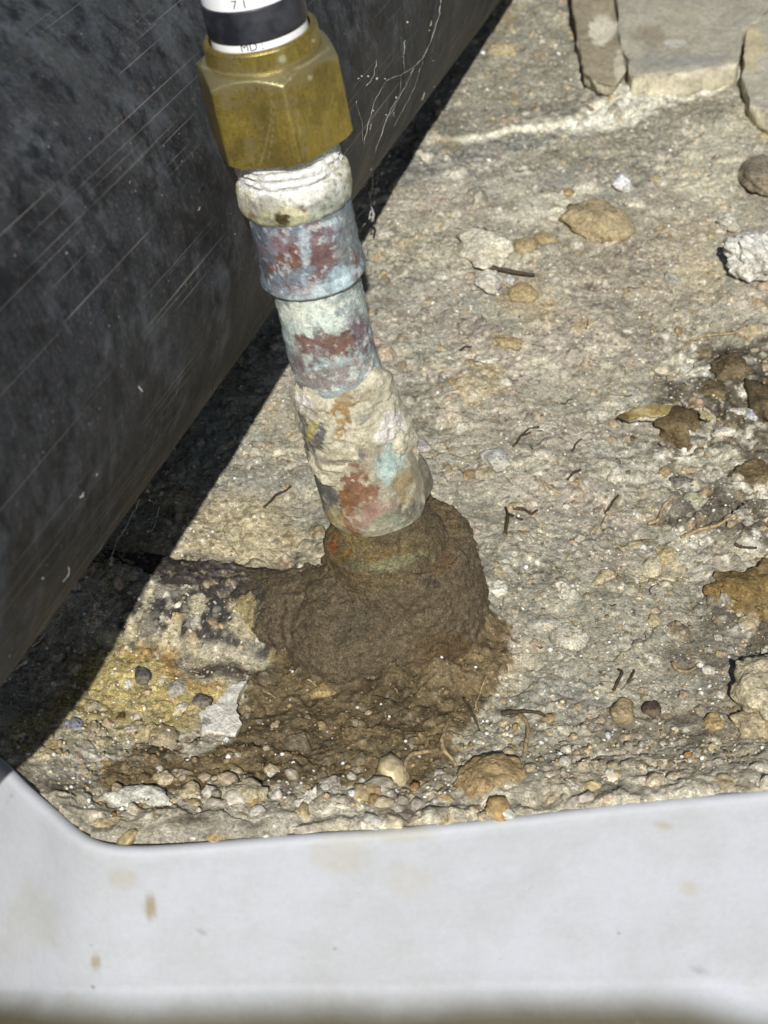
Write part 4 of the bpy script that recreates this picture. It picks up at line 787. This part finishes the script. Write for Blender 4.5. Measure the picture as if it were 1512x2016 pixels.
LM = [(1172, 432, 'smooth tan wedge stone'), (1224, 361, 'bright white pebble'), (955, 488, 'pitted pale cement lump'), (1010, 532, 'grey twig'), (1028, 580, 'ochre stone under the twig'), (1490, 506, 'white crumbly rubble'), (1492, 348, 'smooth grey brown rock'), (1338, 836, 'dark brown flat stone'), (1265, 810, 'bark flake'), (1490, 1175, 'large brown rock'), (1500, 1370, 'cream limestone block'), (1213, 938, 'round cement lump in open dirt'), (978, 905, 'chipped stone with grey spot'), (978, 1162, 'crumbly lump by the caked fitting'), (1068, 1226, 'flat pale grey stone'), (1190, 1138, 'buff stone in open dirt'), (1312, 1090, 'ochre stone below the crack'), (272, 1577, 'flat white oval stone'), (484, 1566, 'squared cream stone'), (602, 1588, 'white crumbly plaster lump'), (388, 1624, 'plaster lump at the rim'), (968, 1540, 'large brown cobble'), (1118, 1550, 'white stone with grey side'), (1318, 1548, 'long brown stone at the rim'), (1222, 1400, 'olive brown stone'), (1282, 1396, 'dark purplish pebble'), (1403, 1424, 'amber stone'), (347, 1358, 'smooth grey pebble on yellow dirt'), (440, 1400, 'jagged white plaster flake'), (640, 1360, 'ochre lump at the fitting foot'), (405, 1180, 'black stained branch'), (1000, 675, 'tan angular stone'), (958, 710, 'long white chip'), (792, 686, 'grey stone beside the copper tube'), (1180, 100, 'narrow concrete shard'), (1340, 100, 'broad concrete slab'), (985, 100, 'tan stone in the top dirt'), (1000, 260, 'white crust streak'), (1370, 985, 'greenish grey pebble'), (1010, 1010, 'dark Y shaped rootlet'), (888, 1460, 'pale wavy root'), (1050, 1405, 'dark level root'), (1400, 655, 'long curving pale root'), (560, 970, 'dark forked rootlet'), (1325, 555, 'grey cement crumb strip'), (700, 1450, 'middle of the damp brown soil'), (1130, 1330, 'bare dirt patch beyond the cobble'), (1100, 800, 'dusty patch right of the solder joint')]
def where_(u, v):                            # which landmark of the scene something lies next to, and on which side
    i = int(np.argmin([math.hypot(u-a, (v-b)*1.3) for a, b, _ in LM])); a, b, n_ = LM[i]; q = math.degrees(math.atan2(b-v, u-a)) % 360
    side = ['right of', 'above right of', 'above', 'above left of', 'left of', 'below left of', 'below', 'below right of'][int(((q+22.5) % 360)//45)]
    return ('close ' if math.hypot(u-a, v-b) < 45 else '')+side+' the '+n_
USED = set()
def taken(o):                                # no two pieces may answer to one label
    if o['label'] in USED: bpy.data.objects.remove(o); return True
    USED.add(o['label']); return False
PN = ['cream', 'tan', 'grey', 'whitish', 'brown', 'pinkish buff', 'dark grey brown', 'sandy', 'chalk white']

# loose pebbles: one small stock of shapes, copied
SH = []
for i in range(10):
    v_, f_ = stone_geo(900+i*7, 2, 0.22, 5, 0.08 if i % 3 else 0.2); me = make_mesh('pebble', v_*MM, f_); me.materials.append(M_stone); SH.append(me)
def free_spot(u, v): 
    return v > pipe_edge(u)+15 and v < rim_line(u)-4 and not (480 < u < 975 and 955 < v < 1350) and not (u > 1130 and v < 170) and not (520 < u < 850 and v < 1060 and abs(u-(500+v*0.27)) < 115)
pc_cols = [(196, 186, 160), (176, 158, 120), (158, 150, 134), (210, 204, 188), (150, 124, 82), (176, 154, 128), (128, 118, 100), (188, 170, 130), (214, 210, 200)]
cnt = 0; tries = 0
while cnt < 285 and tries < 20000:
    tries += 1
    if cnt < 125: u = R.uniform(30, 1505); v = R.uniform(1400, 1650)
    elif cnt < 185: u = R.uniform(1250, 1510); v = R.uniform(640, 1400)
    else: u = R.uniform(60, 1505); v = R.uniform(180, 1500)
    if not free_spot(u, v): continue
    soil = 200 < u < 900 and 1360 < v < 1540
    if soil and R.rand() < 0.8: continue
    p = gp(u, v); r_ = (0.6+R.gamma(1.5, 0.34))*(1.25 if v > 1500 else 1.0)
    o = link(bpy.data.objects.new('pebble', SH[R.randint(10)])); kz = R.uniform(0.5, 0.85)
    o.scale = (r_, r_*R.uniform(0.65, 1.0), r_*kz); o.rotation_euler = (R.normal(0, 0.25), R.normal(0, 0.25), R.uniform(0, 6.28))
    o.location = np.array([p[0], p[1], gz(p[0], p[1])+r_*kz*R.uniform(-0.35, 0.2)])*MM
    ci = R.randint(len(pc_cols)); c_ = np.array(pc_cols[ci])*0.6*R.uniform(0.85, 1.08)+0.4*np.array([164, 155, 134]); o.color = (*S(*np.clip(c_, 0, 235)), 1)
    tag(o, ('tiny ' if r_ < 0.95 else 'small ' if r_ < 1.5 else 'larger ')+PN[ci]+' pebble '+where_(u, v), 'pebble', 'small loose pebbles in the dirt')
    if taken(o): continue
    cnt += 1

cnt = 0
while cnt < 85:
    u = R.uniform(230, 1500); v = rim_line(u)-R.uniform(-6, 68)
    p = gp(u, v); r_ = R.uniform(1.2, 2.6)
    o = link(bpy.data.objects.new('rubble_stone', SH[R.randint(10)])); kz = R.uniform(0.5, 0.85); z_ = gz(p[0], p[1])+r_*kz*R.uniform(0.2, 0.6); p = hit(u, v, z_)
    o.scale = (r_*R.uniform(0.9, 1.4), r_*R.uniform(0.65, 1.0), r_*kz); o.rotation_euler = (R.normal(0, 0.25), R.normal(0, 0.25), R.uniform(0, 6.28)); o.location = np.array([p[0], p[1], z_])*MM
    ci = R.randint(6); c_ = np.array([(206, 198, 178), (196, 182, 150), (178, 160, 122), (160, 134, 92), (212, 208, 196), (184, 174, 158)][ci])*R.uniform(0.88, 1.04); o.color = (*S(*c_), 1)
    tag(o, ('small ' if r_ < 1.8 else 'medium ' if r_ < 2.4 else 'big ')+['pale grey', 'cream', 'sandy', 'brown', 'white', 'dull grey'][ci]+' rim stone '+where_(u, v), 'stone', 'stones along the basin rim')
    if taken(o): continue
    cnt += 1

# grit: the countless grains, one mesh
gv, gf, gc = [], [], []; n0 = 0; iv, if_ = ICO[1]
for i in range(14000):
    u, v = R.uniform(20, 1510), R.uniform(20, 1650)
    if not free_spot(u, v) and not (480 < u < 975 and 1300 < v < 1360): continue
    p = hit(u, v, 2.0); x, y = p[0], p[1]; soil = soil_m = inpoly(np.array([u]), np.array([v]), soil_poly)[0]
    r_ = 0.14+R.gamma(1.5, 0.11)*(1.3 if v > 1450 else 1); t_ = iv*(1+R.uniform(-0.3, 0.3, (len(iv), 1)))*r_*np.array([1, R.uniform(0.6, 1), R.uniform(0.5, 0.9)])
    a = R.uniform(0, 6.28); ca, sa = math.cos(a), math.sin(a); t_ = np.stack([t_[:, 0]*ca-t_[:, 1]*sa, t_[:, 0]*sa+t_[:, 1]*ca, t_[:, 2]], 1)
    gv.append(t_+np.array([x, y, gz(x, y)+r_*0.25])); gf.append(if_+n0); n0 += len(iv)
    c_ = S(*(np.array(pc_cols[R.randint(len(pc_cols))])*R.uniform(0.8, 1.12))) if not soil else S(116, 100, 74)*R.uniform(0.5, 1.9)
    if R.rand() < 0.07: c_ = S(235, 231, 220)
    gc.append(np.tile(np.clip(c_, 0, 0.85), (len(iv), 1)))
gr = put('grit', np.vstack(gv), np.vstack(gf), M_ground, cols=np.vstack(gc)); tag(gr, 'fine loose grit scattered over the dirt', None, None, 'stuff')
# damp crumbs on the caked fitting's foot are part of the grit already laid above

# ------------------------------------------------------------------ roots, twigs, cobwebs
def strand(name, pts, r0, r1, mat, label, cat, group=None, up=0.3, arch=0.0, wob=0.25):
    P = []
    for i, (u, v) in enumerate(pts):
        p = gp(u, v, 1.0); z = gz(p[0], p[1])+up+arch*math.sin(math.pi*i/max(1, len(pts)-1)); q = hit(u, v, z); P.append(q)
    P = smooth_path(P, 7); P = P+np.stack([vn3(P, 2.0, 3), vn3(P, 2.0, 4), vn3(P, 2.0, 5)*0.5], 1)*wob
    V_, F_ = tube_geo(P, np.linspace(r0, r1, len(P))*(1+0.25*vn3(P, 1.2, 6)), 6)
    o = put(name, V_, F_, mat, origin=P[0]); return tag(o, label, cat, group)
RG = 'thin roots on the dirt'
for nm, pts, r0, r1, mt, lb_, kw in [
 ('twig', [(958, 524), (985, 530), (1020, 537), (1052, 541)], 0.75, 0.5, M_rootdark, 'grey twig across the pitted cement lump', dict(up=1.6, wob=0.1)),
 ('rootlet', [(888, 1415), (874, 1440), (872, 1470), (886, 1490), (898, 1508)], 0.55, 0.35, M_root, 'pale wavy root standing up at the right of the dark soil', dict(arch=1.5)),
 ('rootlet', [(845, 1478), (815, 1484), (800, 1500), (790, 1530), (780, 1542)], 0.6, 0.3, M_root, 'pale root arching from the soil edge down to the stones', dict(arch=1.2)),
 ('rootlet', [(958, 1330), (945, 1365), (935, 1385), (940, 1400)], 0.3, 0.2, M_root, 'fine forked root stem right of the fitting foot', dict(arch=1.0)),
 ('rootlet', [(912, 1375), (925, 1395), (938, 1420), (946, 1440)], 0.4, 0.25, M_rootdark, 'dark root leaning over the soil right of the fitting', dict(arch=1.5)),
 ('rootlet', [(1020, 1405), (1038, 1425), (1036, 1460), (1032, 1490)], 0.6, 0.35, M_root, 'pale root hanging down above the brown cobble', dict(arch=1.0)),
 ('rootlet', [(990, 1405), (1010, 1402), (1035, 1402), (1065, 1405), (1078, 1415)], 0.6, 0.3, M_rootdark, 'dark root running level above the brown cobble', dict(arch=1.0)),
 ('rootlet', [(520, 998), (535, 985), (545, 972), (562, 966), (572, 958)], 0.4, 0.25, M_rootdark, 'dark forked rootlet in the dirt left of the riser', dict(arch=0.8)),
 ('rootlet', [(535, 985), (552, 980), (566, 975)], 0.35, 0.2, M_root, 'pale side shoot of the forked rootlet left of the riser', dict()),
 ('rootlet', [(1330, 712), (1345, 685), (1365, 668), (1400, 660), (1445, 655), (1470, 640)], 0.4, 0.3, M_root, 'long pale root curving through the dirt at right', dict(arch=0.4)),
 ('rootlet', [(1012, 878), (1025, 860), (1040, 845), (1060, 840)], 0.4, 0.25, M_rootdark, 'dark branching rootlet on the grey dirt', dict(arch=0.5)),
 ('rootlet', [(1030, 856), (1048, 850), (1068, 848)], 0.3, 0.2, M_rootdark, 'short spur of the dark branching rootlet', dict()),
 ('rootlet', [(994, 1052), (998, 1030), (1000, 1012), (994, 1000)], 0.5, 0.35, M_rootdark, 'dark Y shaped rootlet upright in the dirt right of the riser', dict(arch=0.6)),
 ('rootlet', [(1000, 1010), (1015, 1018), (1030, 1024)], 0.35, 0.25, M_rootdark, 'arm of the dark Y shaped rootlet', dict()),
 ('rootlet', [(1010, 1000), (1030, 1002), (1046, 1010), (1058, 1004)], 0.4, 0.3, M_rootdark, 'dark root bit ending at a pale crumb', dict(arch=0.6)),
 ('rootlet', [(1062, 942), (1078, 956), (1094, 966), (1104, 970)], 0.35, 0.25, M_root, 'pale rootlet with a dark tip in the open dirt', dict()),
 ('rootlet', [(1118, 945), (1130, 930), (1142, 925)], 0.45, 0.3, M_rootdark, 'knotted dark root scrap near the round cement lump', dict(arch=0.5)),
 ('rootlet', [(1125, 888), (1136, 872), (1146, 864)], 0.3, 0.2, M_rootdark, 'short dark rootlet above the round cement lump', dict()),
 ('rootlet', [(1190, 1010), (1205, 990), (1215, 975)], 0.4, 0.3, M_rootdark, 'dark root loop beside the ground hollow', dict(arch=0.8)),
 ('rootlet', [(1275, 1030), (1296, 1022), (1305, 1000), (1318, 985), (1340, 978)], 0.5, 0.35, M_root, 'pale bent root along the broken ground', dict(arch=0.8)),
 ('rootlet', [(1340, 1060), (1370, 1045), (1410, 1035), (1450, 1012)], 0.6, 0.4, M_root, 'stout tan root along the long ground crack', dict(arch=0.6)),
 ('rootlet', [(1445, 1070), (1460, 1078), (1490, 1078)], 0.4, 0.3, M_rootdark, 'thin dark root just above the large brown rock', dict()),
 ('rootlet', [(1325, 1305), (1335, 1318), (1355, 1322), (1372, 1314)], 0.5, 0.3, M_root, 'curled pale root above the lower right rubble', dict(arch=1.0)),
 ('rootlet', [(1208, 1360), (1215, 1345), (1224, 1325), (1218, 1318)], 0.4, 0.25, M_rootdark, 'dark twisting rootlet above the olive brown stone', dict(arch=0.8)),
 ('rootlet', [(1236, 1345), (1244, 1332), (1248, 1320)], 0.35, 0.25, M_rootdark, 'short dark hook of root by the twisting rootlet', dict(arch=0.6)),
 ('rootlet', [(905, 690), (915, 683), (930, 682)], 0.4, 0.3, M_rootdark, 'small dark root curl right of the copper tube', dict()),
 ('rootlet', [(605, 1338), (625, 1350), (640, 1352)], 0.25, 0.2, M_root, 'hair thin root over the ochre lump', dict()),
 ('rootlet', [(345, 1440), (352, 1462), (370, 1466), (395, 1452)], 0.35, 0.25, M_rootdark, 'dark root wrinkle on the thin plaster flake', dict()),
 ('rootlet', [(1412, 824), (1422, 832), (1440, 842)], 0.4, 0.2, M_root, 'straw like sliver right of the dry leaf', dict()),
 ('rootlet', [(1356, 792), (1366, 795), (1378, 797)], 0.4, 0.25, M_root, 'pale sliver above the dry leaf', dict())]:
    strand(nm, pts, r0, r1, mt, lb_, 'twig' if nm == 'twig' else 'root', RG, **kw)
cnt = 0
while cnt < 110:
    u, v = R.uniform(100, 1500), R.uniform(250, 1560)
    if not free_spot(u, v): continue
    a = R.uniform(0, 6.28); L = R.uniform(10, 36); pts = [(u, v)]
    for _ in range(3): a += R.normal(0, 0.6); pts.append((pts[-1][0]+L/3*math.cos(a), pts[-1][1]+L/3*math.sin(a)*0.7))
    pale = R.rand() < 0.55; o = strand('root_fibre', pts, R.uniform(0.10, 0.22), 0.08, M_root if pale else M_rootdark, ('long ' if L > 24 else 'short ')+('pale' if pale else 'dark')+' root fibre '+where_(u, v), 'root', 'root fibres strewn over the dirt', up=0.25)
    if taken(o): continue
    cnt += 1

def web(at, lines, blobs, label, depth):
    """lines of silk and clotted dust hanging in the air at a distance depth from the lens"""
    b = Batch(); rr = np.random.RandomState(len(lines)*7+len(blobs))
    for pts, r_ in lines:
        P = smooth_path([CAM+ray(u, v)*(depth+rr.uniform(-1.5, 1.5)) for u, v in pts], 6); P = P+rr.normal(0, 0.12, P.shape); V_, F_ = tube_geo(P, r_*rr.uniform(0.5, 1.6, len(P)), 5); b.add(V_, F_)
    for u, v, r_ in blobs:
        g_, f_ = stone_geo(int(u*3+v), 2, 0.3, 0, 0.3); b.add(CAM+ray(u, v)*depth+g_*r_*np.array([1, 1, 1.3]), [tuple(x) for x in f_.tolist()])
    v_, f_ = b.geo(); o = put('cobweb', v_, f_, M_web, origin=v_.mean(0)); return tag(o, label, 'cobweb', 'cobwebs hanging off the black pipe')
def pipe_hit(u, v, up=0.25):                 # point on the black pipe's surface seen at (u, v)
    d = ray(u, v); o_ = CAM-BA; dp = d-BD*(d@BD); op = o_-BD*(o_@BD); a = dp@dp; b_ = dp@op; c_ = op@op-(BR+up)**2
    q = b_*b_-a*c_; return CAM+d*((-b_-math.sqrt(max(q, 0)))/a)
wb = Batch(); rr = np.random.RandomState(77)
WL = [([(868, 0), (862, 40), (840, 100), (815, 132), (790, 146), (762, 158)], 0.16), ([(815, 132), (798, 170), (770, 215), (752, 262), (738, 300)], 0.10), ([(762, 158), (742, 190), (728, 235), (716, 285)], 0.09), ([(790, 146), (786, 190), (760, 240)], 0.07), ([(742, 120), (735, 150), (722, 170)], 0.12), ([(798, 80), (794, 110), (796, 140)], 0.13), ([(700, 200), (712, 240), (714, 280)], 0.08), ([(835, 110), (820, 160), (800, 205), (775, 250)], 0.06)]
for pts, r_ in WL:
    P = smooth_path([pipe_hit(u, v, 0.4) for u, v in pts], 7); P = P+rr.normal(0, 0.10, P.shape); V_, F_ = tube_geo(P, 0.55*r_*rr.uniform(0.4, 2.0, len(P)), 5); wb.add(V_, F_)
for u, v, r_ in [(742, 155, 0.4), (712, 150, 0.3), (725, 150, 0.35), (802, 44, 0.4), (780, 192, 0.35), (735, 218, 0.35), (760, 226, 0.3), (866, 15, 0.3), (845, 60, 0.25), (758, 155, 0.25)]:
    g_, f_ = stone_geo(int(u*3+v), 2, 0.3, 0, 0.3); wb.add(pipe_hit(u, v, 0.3)+g_*r_*0.8, [tuple(x) for x in f_.tolist()])
v_, f_ = wb.geo(); tag(put('cobweb', v_, f_, M_web, origin=v_.mean(0)), 'torn cobweb clinging to the black pipe above the shade right of the nut', 'cobweb', 'cobwebs hanging off the black pipe')
dA = float(np.linalg.norm(hit(735, 400, 22)-CAM))
web(None, [([(712, 280), (708, 310), (718, 325), (730, 335), (733, 360), (729, 385), (731, 410), (726, 430)], 0.22), ([(745, 320), (742, 350), (738, 385), (736, 405)], 0.12), ([(716, 330), (732, 318), (742, 325)], 0.2), ([(728, 400), (715, 415), (700, 432)], 0.14), ([(728, 400), (735, 420), (732, 438)], 0.3), ([(724, 470), (720, 490), (721, 510)], 0.12), ([(700, 260), (704, 290), (710, 312)], 0.12), ([(745, 332), (760, 332)], 0.1), ([(720, 440), (706, 455), (702, 470)], 0.1)],
    [(732, 343, 0.55), (751, 340, 0.5), (728, 381, 0.6), (731, 320, 0.45), (721, 360, 0.4), (723, 330, 0.4), (766, 306, 0.4), (716, 318, 0.35), (738, 330, 0.3)], 'clotted dusty cobweb hanging in the shade right of the brass nut', dA)
dB = float(np.linalg.norm(hit(240, 1060, 25)-CAM))
web(None, [([(276, 982), (262, 1010), (246, 1040), (232, 1062), (222, 1085), (216, 1110)], 0.13), ([(258, 1012), (266, 1016)], 0.12), ([(246, 1040), (252, 1050)], 0.12), ([(216, 1100), (222, 1098), (220, 1108), (214, 1112)], 0.16)], [(246, 1042, 0.28), (218, 1110, 0.3), (260, 1012, 0.22)], 'thin cobweb thread in the shadow along the lower pipe edge', dB)
web(None, [([(292, 966), (296, 985), (305, 990), (314, 990)], 0.09), ([(314, 990), (308, 1020), (300, 1042), (292, 1046)], 0.08)], [(290, 966, 0.42), (294, 984, 0.32), (291, 1046, 0.28), (293, 1022, 0.18)], 'loop of cobweb with two white specks near the shadow edge', dB)
web(None, [([(172, 1120), (168, 1140), (176, 1165), (186, 1185), (190, 1205)], 0.10), ([(180, 1186), (194, 1188), (190, 1205), (182, 1216), (172, 1214)], 0.2), ([(190, 1208), (205, 1211), (212, 1211)], 0.15), ([(182, 1216), (165, 1220)], 0.10), ([(186, 1186), (186, 1200), (190, 1208)], 0.25)], [(188, 1190, 0.35), (186, 1208, 0.3)], 'knotted white cobweb tuft deep in the shadow of the black pipe', float(np.linalg.norm(hit(188, 1200, 18)-CAM)))
web(None, [([(50, 1302), (40, 1308), (30, 1318)], 0.25), ([(62, 1275), (80, 1258), (92, 1240)], 0.12)], [(50, 1303, 0.5), (92, 1275, 0.3), (86, 1248, 0.28)], 'white fluff caught under the pipe at the left edge', float(np.linalg.norm(hit(50, 1300, 24)-CAM)))
